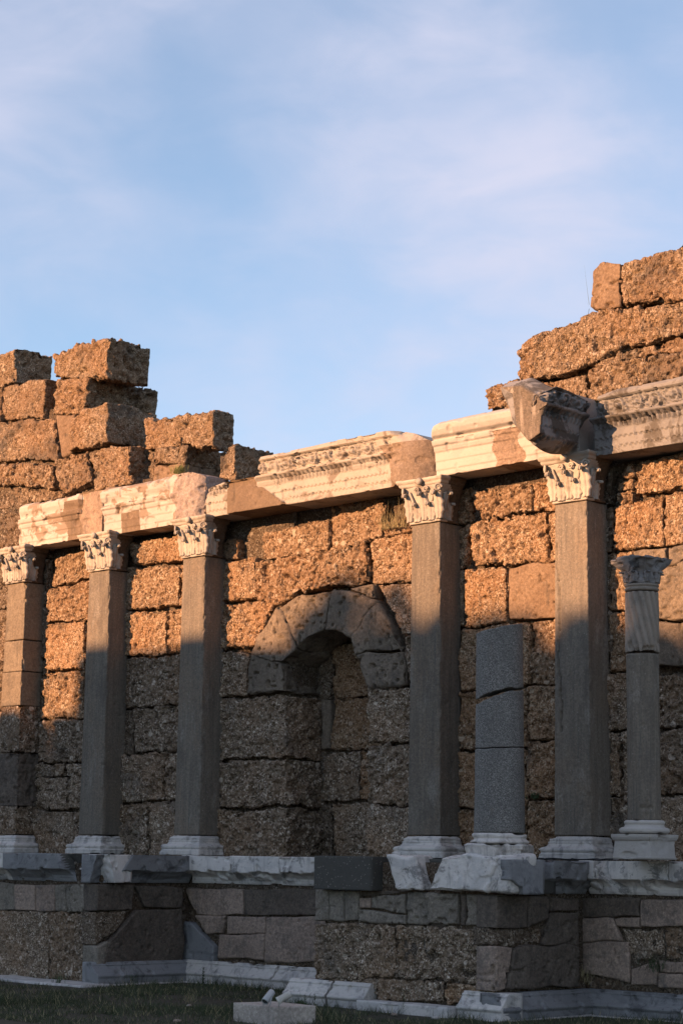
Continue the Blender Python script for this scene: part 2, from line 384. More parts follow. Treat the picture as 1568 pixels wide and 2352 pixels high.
def mat_concrete():
    m = M('board_marked_concrete', .9)
    st = m.noise(7, 6, .6, vec=m.sc((2.0, 2.0, .12)))
    col = m.mix(m.mr(st, .30, .70), (.165, .143, .116), (.235, .203, .163))
    col = m.mix(m.mr(m.noise(1.6, 6, .6, vec=m.sc((1, 1, .5))), .45, .65, 0, .6), col, (.235, .18, .13))
    col = m.mix(m.mr(m.noise(16, 5, .6, vec=m.sc((2.5, 2.5, .1))), .55, .68, 0, .6), col, (.10, .097, .09))
    d, a, b = m.vor(55); col = m.mix(m.math('MULTIPLY', m.mr(a, .90, .97, 0, .6), m.mr(d, .25, .4, 1, 0)), col, (.42, .39, .35))
    col = m.mix(m.mr(m.noise(2.1, 7, .72, vec=m.sc((1.3, 1.3, .7))), .52, .64, 0, .55), col, (.12, .105, .09))
    col = m.mix(m.mr(m.noise(3.3, 7, .7, vec=m.sc((1, 1, .35))), .56, .68, 0, .55), col, (.34, .31, .27))
    col = m.mix(m.mr(m.noise(38, 5, .75), .38, .60, .5, 0), col, (.09, .08, .068))
    m.bump(m.math('ADD', m.noise(40, 6, .75), m.math('MULTIPLY', st, .6)), .010, .7)
    return m.done(col, .84, 1.12)
m_conc = mat_concrete()
def mat_granite():
    m = M('blue_grey_granite', .75, .3)
    d, a, b = m.vor(130)
    col = m.ramp(a, [(0, (.06, .057, .053)), (.35, (.115, .110, .103)), (.7, (.17, .163, .152)), (1, (.30, .29, .27))])
    col = m.mix(m.mr(m.noise(2.5, 6), .4, .7, 0, .45), col, (.10, .096, .09))
    col = m.mix(m.mr(m.noise(9, 6, .6, vec=m.sc((1, 1, .6))), .60, .75, 0, .5), col, (.16, .13, .105))
    m.bump(m.noise(150, 3), .004, .5)
    return m.done(col, .97, 1.03)
m_granite = mat_granite()
def mat_block():
    m = M('dark_aggregate_concrete', .92)
    d, a, b = m.vor(48)
    col = m.mix(m.noise(20, 5), (.065, .063, .056), (.10, .096, .086))
    col = m.mix(m.math('MULTIPLY', m.mr(a, .86, .93, 0, .8), m.mr(d, .22, .4, 1, 0)), col, (.34, .31, .27))
    m.bump(m.noise(60, 5, .7), .008, .6)
    return m.done(col, 1, 1.01)
m_block = mat_block()
def mat_plain(name, c, rough=.8, var=.25, scale=20):
    m = M(name, rough); col = m.mix(m.noise(scale, 4), tuple(x * (1 - var) for x in c), tuple(x * (1 + var) for x in c)); return m.done(col, .9, 1.1)
m_soil = mat_smooth('grassy_soil', (.040, .038, .024), (.055, .048, .032), (.070, .056, .040), .8)
m_grass = mat_plain('dark_lawn_grass', (.040, .050, .024), .8, .45, 3)
m_straw = mat_plain('dry_straw_grass', (.26, .22, .12), .8, .3)
m_weed = mat_plain('dull_green_leaves', (.045, .065, .030), .7, .3)
m_fixture = mat_plain('grey_painted_metal', (.34, .35, .35), .45, .06)
m_fixture_w = mat_plain('cream_painted_metal', (.50, .47, .42), .5, .06)
m_black = mat_plain('black_cable_rubber', (.02, .02, .022), .6, .1)
m_glass = mat_plain('lamp_glass', (.05, .055, .06), .15, .1)
m_foliage = mat_plain('tree_leaves', (.05, .08, .03), .7, .3)
m_bark = mat_plain('bark', (.12, .09, .065), .9, .3)

# ------------------------------------------------------------------ ground
YW = 18.90           # face of the back wall
YP = 18.55           # face of pilasters and of the entablature resting on them
def ground_z(P): return .05 * (fbm(P, 2.5, 5, 3) - .5)
def patch_grid(x0, x1, y0, y1, st):
    xs = np.arange(x0, x1 + st, st); ys = np.arange(y0, y1 + st, st)
    X, Yg = np.meshgrid(xs, ys, indexing='ij'); nx, ny = X.shape
    V = np.c_[X.ravel(), Yg.ravel(), np.zeros(X.size)]
    i = (np.arange(nx - 1)[:, None] * ny + np.arange(ny - 1)[None]).ravel()
    F = np.stack([i, i + ny, i + ny + 1, i + 1], 1); return V, F
V, F = patch_grid(-40, 0, -2, 24, .16); V[:, 2] = ground_z(V) - .01
mk('lawn_ground', V, F, m_soil, kind='structure', label='dark green lawn in front of the ruined wall')
V, F = boxmesh(-900, 900, -900, 900, -1.0, -.08); mk('ground', V, F, m_soil, smooth=False, kind='structure', label='flat land around the ruin')
# ------------------------------------------------------------------ back wall
wall = thing('ruined_wall', 'long ruined back wall of coarse conglomerate blocks with an arched niche, broken top', 'wall', (-19, YW + .4, 0))
NY = np.array([0, -1., 0]); NX = np.array([1., 0, 0])
def wq(Z, q, Y=YW, depth=.5, mat=None, **k):
    """quad TL TR BR BL in photo pixels on the plane Y; extra points allowed as (top list, bottom list)"""
    if isinstance(q[0][0], (tuple, list)): top, bot = q
    else: top, bot = [q[0], q[1]], [q[3], q[2]]
    k.setdefault('proud', random.uniform(-.012, .014))
    if mat is m_grey or mat is m_dark: k.setdefault('r', .016); k.setdefault('lo', .07)
    return rock(wall, [onY(Z(*p), Y) for p in top], [onY(Z(*p), Y) for p in bot], NY, depth, mat or m_warm, **k)
# --- below the entablature, in photo pixels: between pilasters 5 and 4
for q in [[(1076, 1137), (1222, 1106), (1222, 1172), (1104, 1196)], [(1226, 1106), (1330, 1082), (1330, 1160), (1226, 1171)],
          [(1076, 1202), (1251, 1176), (1254, 1288), (1082, 1302)], [(1255, 1175), (1330, 1164), (1330, 1280), (1258, 1286)],
          [(1066, 1306), (1163, 1303), (1166, 1434), (1064, 1442)], [(1056, 1446), (1214, 1431), (1214, 1574), (1052, 1583)],
          [(1218, 1428), (1340, 1418), (1340, 1566), (1218, 1573)], [(1050, 1588), (1205, 1580), (1205, 1716), (1048, 1724)],
          [(1208, 1578), (1340, 1570), (1340, 1700), (1208, 1702)], [(1048, 1730), (1205, 1722), (1205, 1850), (1045, 1856)],
          [(1208, 1706), (1340, 1704), (1340, 1838), (1208, 1834)], [(1045, 1862), (1205, 1856), (1205, 1980), (1045, 1980)], [(1208, 1838), (1340, 1842), (1340, 1980), (1208, 1980)]]:
    wq(Z0, q)
wq(Z0, [(1168, 1302), (1330, 1284), (1330, 1414), (1169, 1428)], mat=m_sand, relief=limestone, k=1.3)
for q in [[(1012, 1130), (1070, 1120), (1072, 1200), (1012, 1210)], [(1008, 1214), (1072, 1204), (1060, 1302), (1005, 1310)], [(1005, 1314), (1060, 1306), (1058, 1440), (1003, 1448)],
          [(1003, 1452), (1050, 1446), (1046, 1584), (1000, 1592)], [(1000, 1596), (1044, 1588), (1042, 1724), (1000, 1730)], [(1000, 1734), (1042, 1728), (1040, 1858), (1000, 1860)], [(1000, 1864), (1040, 1862), (1040, 1980), (1000, 1980)]]:
    wq(Z0, q, proud=-.05)
# --- between pilasters 4 and 3, with the niche
for q in [[(480, 1250), (545, 1236), (545, 1284), (480, 1296)], [(605, 1224), (757, 1190), (757, 1262), (605, 1288)], [(761, 1186), (876, 1156), (880, 1234), (763, 1262)],
          [(884, 1200), (985, 1180), (985, 1216), (884, 1232)],
          [(848, 1240), (985, 1216), (985, 1334), (852, 1344)], [(476, 1300), (583, 1282), (590, 1374), (476, 1386)], [(470, 1392), (626, 1378), (632, 1398), (590, 1476), (470, 1490)][:0] or [(470, 1392), (632, 1378), (588, 1482), (470, 1492)]]:
    wq(Z0, q)
wq(Z0, ([(588, 1292), (700, 1272), (844, 1242)], [(592, 1378), (640, 1386), (706, 1352), (846, 1340)]), proud=.03, k=1.15)
wq(Z0, [(545, 1236), (605, 1224), (605, 1288), (545, 1288)], proud=-.28)
wq(Z0, [(760, 1120), (985, 1085), (985, 1186), (760, 1200)], Y=YW + .22)
wq(Z0, ([(866, 1346), (985, 1336)], [(925, 1460), (985, 1452)]), k=1.1, mat=m_grey)
wq(Z0, ([(925, 1464), (985, 1458)], [(936, 1572), (985, 1570)]), k=1.1, mat=m_grey)
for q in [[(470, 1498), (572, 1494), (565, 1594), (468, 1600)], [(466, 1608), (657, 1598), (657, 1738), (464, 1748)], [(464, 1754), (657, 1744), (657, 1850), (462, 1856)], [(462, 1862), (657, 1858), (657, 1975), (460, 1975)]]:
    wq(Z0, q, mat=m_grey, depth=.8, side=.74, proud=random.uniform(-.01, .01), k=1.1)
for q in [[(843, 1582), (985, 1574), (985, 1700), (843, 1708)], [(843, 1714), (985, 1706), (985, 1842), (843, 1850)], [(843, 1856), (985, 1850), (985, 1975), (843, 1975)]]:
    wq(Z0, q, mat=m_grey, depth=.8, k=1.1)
# niche back
YB = YW + .70
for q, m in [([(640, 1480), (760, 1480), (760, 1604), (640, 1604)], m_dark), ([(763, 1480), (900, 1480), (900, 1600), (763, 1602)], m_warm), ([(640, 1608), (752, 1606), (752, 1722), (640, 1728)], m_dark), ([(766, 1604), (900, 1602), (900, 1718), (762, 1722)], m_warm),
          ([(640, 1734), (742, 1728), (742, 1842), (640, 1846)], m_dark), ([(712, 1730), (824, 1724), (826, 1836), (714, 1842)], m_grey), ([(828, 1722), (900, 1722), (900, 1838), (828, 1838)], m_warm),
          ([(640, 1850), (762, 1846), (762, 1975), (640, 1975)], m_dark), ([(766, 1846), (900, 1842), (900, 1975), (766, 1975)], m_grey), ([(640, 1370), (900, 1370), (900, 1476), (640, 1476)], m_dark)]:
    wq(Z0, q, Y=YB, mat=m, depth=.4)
wq(Z0, [(736, 1606), (757, 1606), (757, 1722), (738, 1724)], Y=YB - .03, mat=m_lime, relief=smooth_stone, depth=.2, name='smooth_slab')
# arch stones
def arch(top, bot, **k): return wq(Z0, (top, bot), mat=m_lime, relief=limestone, depth=.78, side=.72, name='arch_stone', proud=.02, r=.018, gap=.0, lo=.13, k=1.7, **k)
arch([(580, 1498), (648, 1524)], [(568, 1594), (656, 1592)])
arch([(598, 1458), (640, 1394), (646, 1396)], [(578, 1500), (646, 1524), (680, 1492)])
arch([(643, 1393), (690, 1366), (766, 1357)], [(680, 1490), (708, 1461), (741, 1452)])
arch([(768, 1357), (805, 1357), (864, 1387)], [(743, 1452), (775, 1450), (811, 1459)])
arch([(816, 1461), (866, 1390), (895, 1440)], [(818, 1500), (925, 1500)])
arch([(818, 1503), (925, 1500)], [(852, 1580), (930, 1572)])
wq(Z0, [(805, 1350), (860, 1342), (860, 1376), (846, 1374)], mat=m_lime, relief=limestone, proud=.03, r=.03)
# --- between pilasters 3 and 2
for q in [[(300, 1246), (440, 1222), (440, 1284), (300, 1298)], [(282, 1306), (411, 1299), (412, 1388), (282, 1402)], [(415, 1296), (450, 1292), (450, 1384), (415, 1388)], [(280, 1408), (381, 1402), (381, 1502), (278, 1506)],
          [(384, 1400), (450, 1394), (450, 1494), (384, 1500)]]: wq(Z0, q)
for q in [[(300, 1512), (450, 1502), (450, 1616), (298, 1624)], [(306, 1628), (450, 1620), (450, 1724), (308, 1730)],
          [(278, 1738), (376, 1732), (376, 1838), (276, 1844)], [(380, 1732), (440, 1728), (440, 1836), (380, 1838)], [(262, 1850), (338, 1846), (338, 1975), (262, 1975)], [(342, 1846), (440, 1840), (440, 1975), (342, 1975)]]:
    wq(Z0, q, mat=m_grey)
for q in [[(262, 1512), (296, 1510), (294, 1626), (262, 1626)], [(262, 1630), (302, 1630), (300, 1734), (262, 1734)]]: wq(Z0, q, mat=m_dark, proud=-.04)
# --- between pilasters 2 and 1
for q in [[(128, 1282), (225, 1256), (225, 1324), (118, 1346)], [(108, 1352), (225, 1330), (225, 1425), (106, 1428)], [(103, 1434), (193, 1428), (193, 1536), (100, 1542)], [(197, 1430), (225, 1428), (225, 1534), (197, 1536)],
          [(96, 1547), (193, 1540), (192, 1650), (90, 1650)]]: wq(Z0, q)
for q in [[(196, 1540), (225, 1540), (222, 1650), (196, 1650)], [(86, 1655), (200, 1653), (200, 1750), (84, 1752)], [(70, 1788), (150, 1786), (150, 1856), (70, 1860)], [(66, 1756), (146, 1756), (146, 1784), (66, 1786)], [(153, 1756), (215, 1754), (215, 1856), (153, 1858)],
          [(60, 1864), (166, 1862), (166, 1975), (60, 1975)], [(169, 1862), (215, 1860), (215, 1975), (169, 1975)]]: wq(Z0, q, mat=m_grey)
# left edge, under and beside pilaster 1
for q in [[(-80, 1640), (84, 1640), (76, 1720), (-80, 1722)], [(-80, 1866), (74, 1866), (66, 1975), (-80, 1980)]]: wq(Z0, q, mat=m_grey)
wq(Z0, [(-80, 1726), (62, 1725), (58, 1860), (-80, 1858)], mat=m_grey)
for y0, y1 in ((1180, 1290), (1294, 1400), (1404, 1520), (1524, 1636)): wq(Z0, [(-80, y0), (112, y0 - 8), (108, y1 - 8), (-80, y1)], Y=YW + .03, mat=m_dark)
# --- right of pilaster 5
Zs = Z0
for q in [[(1457, 1062), (1640, 1030), (1640, 1108), (1457, 1136)], [(1413, 1102), (1452, 1098), (1452, 1124), (1413, 1130)], [(1412, 1134), (1453, 1126), (1452, 1156), (1412, 1162)],
          [(1403, 1166), (1524, 1138), (1525, 1254), (1406, 1260)], [(1528, 1134), (1640, 1116), (1640, 1246), (1528, 1252)], [(1400, 1268), (1450, 1264), (1450, 1400), (1398, 1406)],
          [(1398, 1410), (1448, 1404), (1447, 1540), (1396, 1544)], [(1453, 1294), (1502, 1290), (1502, 1406), (1453, 1406)], [(1452, 1410), (1500, 1410), (1500, 1540), (1452, 1542)]]: wq(Z0, q, Y=YW + .02)
wq(Z0, [(1422, 1060), (1456, 1062), (1454, 1099), (1418, 1097)], r=.12)
for q in [[(1360, 1550), (1450, 1546), (1450, 1672), (1360, 1676)], [(1453, 1546), (1500, 1544), (1500, 1670), (1453, 1672)], [(1503, 1546), (1640, 1540), (1640, 1668), (1503, 1674)], [(1360, 1682), (1420, 1680), (1420, 1826), (1360, 1828)],
          [(1423, 1682), (1510, 1678), (1510, 1824), (1423, 1826)], [(1513, 1680), (1640, 1674), (1640, 1820), (1513, 1826)], [(1360, 1834), (1440, 1832), (1440, 1985), (1360, 1985)], [(1443, 1832), (1510, 1830), (1510, 1985), (1443, 1985)],
          [(1513, 1832), (1640, 1826), (1640, 1985), (1513, 1985)]]: wq(Z0, q, Y=YW + .02, mat=m_grey)
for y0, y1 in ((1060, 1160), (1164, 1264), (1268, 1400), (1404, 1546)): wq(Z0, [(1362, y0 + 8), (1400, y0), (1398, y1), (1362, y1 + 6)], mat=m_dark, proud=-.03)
for t, b in [([(1453, 1262), (1530, 1256)], [(1455, 1290), (1529, 1290)]), ([(1537, 1258), (1640, 1240)], [(1535, 1300), (1640, 1272)]),
             ([(1506, 1322), (1528, 1302), (1640, 1276)], [(1503, 1420), (1640, 1432)]), ([(1503, 1424), (1640, 1436)], [(1503, 1530), (1640, 1522)])]:
    wq(Z0, (t, b), mat=m_lime, relief=limestone, proud=.03, name='arch_stone')
# --- stones standing above the entablature, left
def up(Z, q, depth=.9, side=None, mat=None, Y=YW, **k):
    mat = mat or m_brown
    k.setdefault('proud', 0); k.setdefault('lo', .08); k.setdefault('r', .022); k.setdefault('k', 1.15)
    return wq(Z, q, Y=Y, depth=depth, side=side if side is not None else depth - .06, mat=mat, **k)
up(Z1, ([(-330, 190), (0, 150), (110, 95)], [(-330, 390), (0, 372), (98, 345)]), .75, res=.022)
up(Z1, ([(355, 150), (520, 90), (740, 30)], [(360, 300), (725, 305)]), .85, res=.022)
up(Z1, [(368, 308), (602, 296), (568, 545), (362, 560)], 1.45, res=.022)
up(Z1, [(20, 372), (308, 305), (295, 572), (20, 590)], .5, res=.022)
up(Z1, [(-330, 400), (12, 380), (10, 600), (-330, 640)], .5, .2, res=.022)
up(Z1, ([(-330, 650), (0, 605), (375, 578)], [(-330, 930), (0, 880), (160, 870), (395, 850)]), .6, .3, k=1.3, res=.02)
up(Z1, [(390, 560), (502, 548), (486, 825), (425, 835)], .5, .1, mat=m_sand, relief=smooth_stone)
up(Z1, ([(505, 590), (600, 520), (755, 482)], [(486, 812), (750, 752)]), 1.0, res=.022, proud=.08)
up(Z1, [(372, 855), (598, 812), (640, 1010), (432, 1115)], .6, .2, k=1.4, proud=.03)
up(Z1, [(602, 800), (875, 758), (885, 1025), (652, 1085)], .55)
up(Z1, ([(-330, 935), (0, 902), (362, 888)], [(-330, 1060), (0, 1030), (372, 1050)]), .5, .2, k=1.3, mat=m_warm, proud=.02)
up(Z1, [(70, 1056), (372, 1056), (430, 1120), (100, 1180)], .5, .2, k=1.3, proud=-.05)
up(Z1, [(-330, 1066), (70, 1050), (140, 1190), (-330, 1250)], .5, .1, mat=m_dark, Y=YW + .1)
up(Z1, [(-330, 1240), (160, 1180), (200, 1500), (-330, 1560)], .5, .1, mat=m_dark, Y=YW + .1)
up(Z1, [(985, 590), (1200, 570), (1228, 770), (985, 795)], .6, .5, Y=YW + .25, res=.022)
up(Z1, [(1200, 562), (1450, 525), (1450, 790), (1225, 765)], .42, res=.022)
up(Z1, [(1055, 790), (1282, 770), (1262, 893), (1045, 903)], .9)
up(Z1, [(1048, 908), (1252, 895), (1252, 1040), (1048, 1060)], .9, mat=m_sand, relief=limestone)
up(Z1, [(880, 800), (1050, 790), (1045, 1060), (885, 1070)], .6, .1, Y=YW + .3)
up(Z2, ([(92, 245), (130, 195), (190, 160)], [(78, 370), (180, 385)]), .75, k=1.3)
up(Z2, [(182, 340), (380, 330), (380, 420), (182, 430)], .6, .1, Y=YW + .4, mat=m_dark)
# --- above the entablature, right
up(Z3, ([(1012, 245), (1060, 198), (1180, 186)], [(1004, 480), (1050, 500), (1180, 468)]), 1.0, .4, mat=m_sand, relief=limestone, k=1.6)
up(Z3, ([(1186, 184), (1290, 168), (1568, 75), (1800, 0)], [(1160, 470), (1300, 440), (1568, 420), (1800, 400)]), 1.0, .2, r=.06)
up(Z3, ([(562, 712), (640, 645), (900, 552), (1010, 505), (1190, 478), (1568, 428), (1800, 405)], [(552, 930), (800, 880), (1000, 815), (1250, 705), (1568, 640), (1800, 600)]), 1.0, .4, lo=.1)
up(Z3, ([(1000, 822), (1200, 740), (1300, 700), (1568, 650), (1800, 608)], [(1000, 845), (1300, 762), (1568, 745), (1800, 730)]), .8, .1, proud=-.05)
up(Z3, [(552, 935), (960, 880), (960, 1040), (552, 1040)], .8, .2, proud=-.06)
up(Z3, ([(984, 850), (1060, 830), (1300, 768), (1800, 735)], [(990, 1080), (1800, 1000)]), .8, .1)
up(Z3, ([(345, 960), (440, 922), (560, 918)], [(352, 1115), (560, 1100)]), .7, .3, k=1.4, r=.08)
# small stone peeping between blocks C and D
up(Z3, [(0, 1320), (60, 1290), (70, 1420), (0, 1440)], .5, .3)
# --- rubble core behind the faces
def core(x0, x1, z0, z1, y0=YW + .12, y1=YW + 1.3):
    V, F, (a, K) = loft([boxring(x0, x1, y0, y1, z, .12, .05) for z in np.arange(z0, z1, .12)], (3, 3))
    F, nn = outward(V, F); V = V + nn * (.06 * (fbm(V, .3, 3, 3) - .5))[:, None]
    mk('mortar_core', V, F, m_core, wall, ngons=ngcap(V, F, K))
core(-30, -20.02, 0, 6.9, YW + .16); core(-18.28, -12, 0, 6.9, YW + .16); core(-20.05, -18.25, 4.75, 6.6, YW + .24); core(-20.1, -18.2, 0, 4.78, YB + .1, YB + .6)
core(-30, -25.2, 6.9, 8.9, YW + .12, YW + .6); core(-25.3, -24.3, 6.9, 8.6, YW + .14, YW + .6); core(-24.4, -22.2, 6.9, 7.4, YW + .2, YW + .6); core(-15, -11, 6.9, 8.2, YW + .2, YW + 1)

# ------------------------------------------------------------------ mouldings
def moulded(parent, name, O, a, n, L, prof, H, depth, mat, topz=None, carve=None, relief=None, k=1.0, lo=.015, shape=None, region=None, res=.013, hres=.0095, caps=(8, 8), post=None, **kw):
    O = np.array(O, float); a = np.array(a, float); n = np.array(n, float)
    u = np.linspace(0, L, max(3, int(L / res) + 1)); hs = np.arange(0, H + 1e-6, hres)
    pf = np.array(prof, float); out = np.interp(hs, pf[:, 0], pf[:, 1])
    nb = max(2, int(depth / .04)); rings = []
    topH = np.full(len(u), H) if topz is None else np.interp(u, [p[0] for p in topz], [p[1] for p in topz])
    for ui, th in zip(u, topH):
        h = np.minimum(hs, th); o = out.copy()
        if carve is not None: o = o + carve(np.full(len(hs), ui), hs)
        o = o - np.maximum(hs - th, 0) * 1.0 - .03 * sst(.05, 0, th - h) * (th < H - .005)
        if shape is not None: o, h = shape(np.full(len(hs), ui), h, o, th)
        d0 = np.linspace(-depth, o[0], nb + 1)[:-1]; d1 = np.linspace(o[-1], -depth, nb + 1)[1:]
        oo = np.r_[d0, o, d1]; hh = np.r_[np.full(len(d0), h[0]), h, np.full(len(d1), h[-1])]
        rings.append(O + a * ui + n * oo[:, None] + np.array([0, 0, 1.]) * hh[:, None])
    V, F, (pre, K) = loft(rings, caps)
    if post is not None: V = post(V)
    F, nn = outward(V, F)
    _seed[0] += 1; s = _seed[0]
    if relief is not None: V = V + nn * relief(V + s * .37, s, k, lo)[:, None]
    mi = None
    if region is not None:
        c = V[F].mean(1); mi = region((c - O) @ a, c[:, 2] - O[2], c)
    return mk(name, V, F, mat, parent, ngons=ngcap(V, F, K), midx=mi, **kw)

ENT = [(0, 0), (.072, 0), (.078, .016), (.090, .016), (.094, .012), (.182, .014), (.188, .030), (.200, .030), (.205, .026), (.300, .028), (.310, .04), (.36, .06), (.366, .052), (.41, .10), (.42, .118), (.45, .122), (.458, .05), (.50, .045), (.56, .075), (.63, .085), (.655, .06), (.66, .12), (.72, .13)]
PLAIN = [(0, 0), (.072, 0), (.078, .012), (.094, .012), (.182, .014), (.19, .022), (.205, .024), (.300, .028), (.312, .045), (.33, .05), (.36, .06), (.366, .052), (.39, .085), (.42, .095), (.45, .10), (.458, .06), (.50, .07), (.56, .10), (.63, .11), (.69, .08), (.72, .03)]
def carve_rich(u, h):
    d = np.zeros(len(u))
    # bead rows
    for hc in (.084, .194):
        m = np.exp(-((h - hc) / .008) ** 2); d -= m * .035 * (np.sin(2 * np.pi * u / .075) > .1)
    # egg and dart, small leaf row above
    m = ((h > .312) & (h < .362)); d -= np.where(m, .045 * (np.abs(np.sin(np.pi * u / .07)) < .5), 0)
    m = ((h > .366) & (h < .418)); s = np.abs(np.sin(np.pi * u / .09)); hh = (h - .366) / .052
    d -= np.where(m, .055 * ((s < .42) | ((s < .75) & (hh < .25))), 0)
    # running scroll on the frieze
    m = sst(.462, .475, h) * sst(.655, .64, h)
    per = .26; q = np.floor(u / per); uc = (q + .5) * per; sg = np.where(q % 2 == 0, 1, -1)
    x = (u - uc); y = (h - .56) * sg; r = np.sqrt(x * x + y * y); th = np.arctan2(y, x)
    sp = np.cos(th - r * 75.0); ring = sst(.35, .75, sp) * sst(.105, .085, r)
    P = np.stack([u, h, np.zeros(len(u))], 1); f, i = worley(P, .034, 77)
    leaf = sst(.62, .3, f) * (i > .3)
    centre = sst(.035, .02, r)
    g = np.maximum(np.maximum(ring, leaf * .85), centre) * sst(.02, .2, 1)
    d += m * (-.035 + .05 * g)
    return d
def worn(f, lo, s=0):
    def g(u, h):
        P = np.stack([u, h, np.zeros(len(u))], 1); return f(u, h) * sst(lo, lo + .1, fbm(P, .35, 50 + s, 3))
    return g
Xp = lambda Z, x, y, Y=YP: onY(Z(x, y), Y)[0]
def block_marble(P, s=0, k=1.0, lo=.02): return k * (.005 * (fbm(P, .06, s, 3) - .5)) - .02 * k * sst(.66, .8, vn(P, .11, s + 2)) + lo * (fbm(P, .5, s + 30, 2) - .5)

# block A
A0, A1 = -25.78, -23.63
def regA(u, h, c): return np.where((u > 1.62 + .06 * np.sin(h * 14)), 2, np.where((u > 1.05 + .4 * fbm(c, .3, 5, 5)) & (h < .6), 1, 0))
def shapeA(u, h, o, th):
    flat = (u > 1.62); o = np.where(flat & (h < th - .01), np.maximum(o * 0 + .035, o * 0), o)
    e = np.clip(.14 - u, 0, .14) / .14; o = o - .10 * e ** 2 * sst(.2, .7, h)
    return o, h
tA = thing('architrave_block', 'leftmost marble architrave beam, brown patched, rough speckled mortar at its right end', 'stone beam', (-24.7, YP, 6.48), 'entablature blocks on the pilasters')
moulded(tA, 'block_body', (A0, YP, 6.475), (1, 0, 0), (0, -1, 0), A1 - A0 - .01, PLAIN, .70, .42, [m_marble, m_restore, m_restore_grey], topz=[(0, .62), (.1, .69), (.5, .69), (.7, .655), (.9, .68), (1.2, .67), (1.6, .70), (2.15, .71)], relief=block_marble, shape=shapeA, region=regA)
# block B
B0, B1 = -23.63, -21.30
def shapeB(u, h, o, th):
    P = np.stack([u, h, np.zeros(len(u))], 1)
    e = sst(1.62, 1.80, u + .05 * np.sin(h * 12)); o = o * (1 - e) + e * (.045 + .05 * fbm(P, .09, 4, 3) + .02)
    r = np.clip((u - 2.12) / .2, 0, 1); o = o - .12 * r ** 2
    ch = (np.abs(u - .42 - (h - .4) * .8) < .05) & (h > .3) & (h < .42); o = o - .05 * ch
    return o, h
def regB(u, h, c):
    r = np.zeros(len(u), int); r = np.where((u > .42) & (u < .85) & (h < .3), 1, r)
    return np.where(u > 1.68 + .06 * np.sin(h * 12), 2, r)
m_pinkrough = mat_smooth('rough_pinkish_marble', (.50, .41, .37), (.56, .47, .42), (.44, .35, .31), .8, (.7, .85))
tB = thing('architrave_block', 'second marble beam from the left, light with brown patches and rough pinkish right end', 'stone beam', (-22.5, YP, 6.46), 'entablature blocks on the pilasters')
moulded(tB, 'block_body', (B0 + .01, YP, 6.455), (1, 0, 0), (0, -1, 0), B1 - B0 - .03, PLAIN, .74, .42, [m_marble, m_restore, m_pinkrough], topz=[(0, .69), (.05, .74), (.6, .70), (1.2, .71), (1.65, .74), (1.8, .71), (2.05, .72), (2.3, .64)], relief=block_marble, shape=shapeB, region=regB)
# block C
C0, C1 = -21.28, -16.88
def carveC(u, h):
    m = ((u > 1.55 - .9 * np.maximum(h - .2, 0) - 0 * u) & (h < .44)) | (h >= .44) | (u < .48)
    m = m & (u < 3.70)
    return worn(carve_rich, .18, 3)(u, h) * m
def flatC(u, h): 
    return (u > .48) & (h < .45) & (u < np.where(h > .3, .48 + .62 * 1 + 0 * u, 1.2 + 1.6 * (.3 - h)))
def shapeC(u, h, o, th):
    f = flatC(u, h); o = np.where(f & (h < th - .01), .045, o)
    P = np.stack([u, h, np.zeros(len(u))], 1)
    e = sst(3.55, 3.75, u + .12 * np.sin(h * 9) - .1)
    bo = .10 + .10 * (fbm(P, .35, 9, 3) - .5); o = o * (1 - e) + e * bo
    r = np.clip((u - 3.85) / .55, 0, 1); o = o - .30 * r ** 2.2
    l = np.clip((h - .45) / .3, 0, 1) * e; o = o - .14 * l ** 2
    return o, h
def regC(u, h, c):
    r = np.where(flatC(u, h), 1, 0)
    return np.where(u > 3.62 + .12 * np.sin(h * 9) + .1 * (vn(c, .12, 3) - .5), np.where(h > .56, 0, 2), r)
tC = thing('architrave_block', 'longest marble beam with carved scroll frieze, mortar patch at its left and boulder-like right end', 'stone beam', (-19.1, YP, 6.48), 'entablature blocks on the pilasters')
moulded(tC, 'block_body', (C0, YP, 6.475), (1, 0, 0), (0, -1, 0), C1 - C0, ENT, .74, .5, [m_marble_carved, m_restore, mat_smooth('tan_broken_marble', (.40, .30, .22), (.46, .36, .28), (.34, .25, .18), .5, (.7, .85))],
        topz=[(0, .32), (.12, .40), (.45, .45), (1.13, .455), (1.17, .66), (1.22, .71), (2, .72), (3.0, .74), (3.4, .76), (3.75, .74), (4.05, .66), (4.35, .50), (4.4, .40)], carve=carveC, relief=block_marble, shape=shapeC, region=regC, k=.8)
# block D
D0, D1 = -16.84, -14.55
DP = [(h, o + (.06 if h > .47 else 0)) for h, o in PLAIN[:-2]] + [(.69, .10), (.72, .05)]
def regD(u, h, c): return np.where((u > .98 + .03 * np.sin(h * 20)) & (u < 1.42 + .05 * np.sin(h * 17)) & (h < .44), 1, 0)
tD = thing('architrave_block', 'pale plain-moulded marble beam with rounded top, under the jutting broken beam', 'stone beam', (-15.7, YP, 6.52), 'entablature blocks on the pilasters')
moulded(tD, 'block_body', (D0, YP, 6.515), (1, 0, 0), (0, -1, 0), D1 - D0, DP, .72, .42, [m_marble_clean, m_restore_grey], topz=[(0, .5), (.06, .62), (.15, .68), (.5, .69), (1, .71), (2.3, .72)], relief=block_marble, region=regD, k=.8)
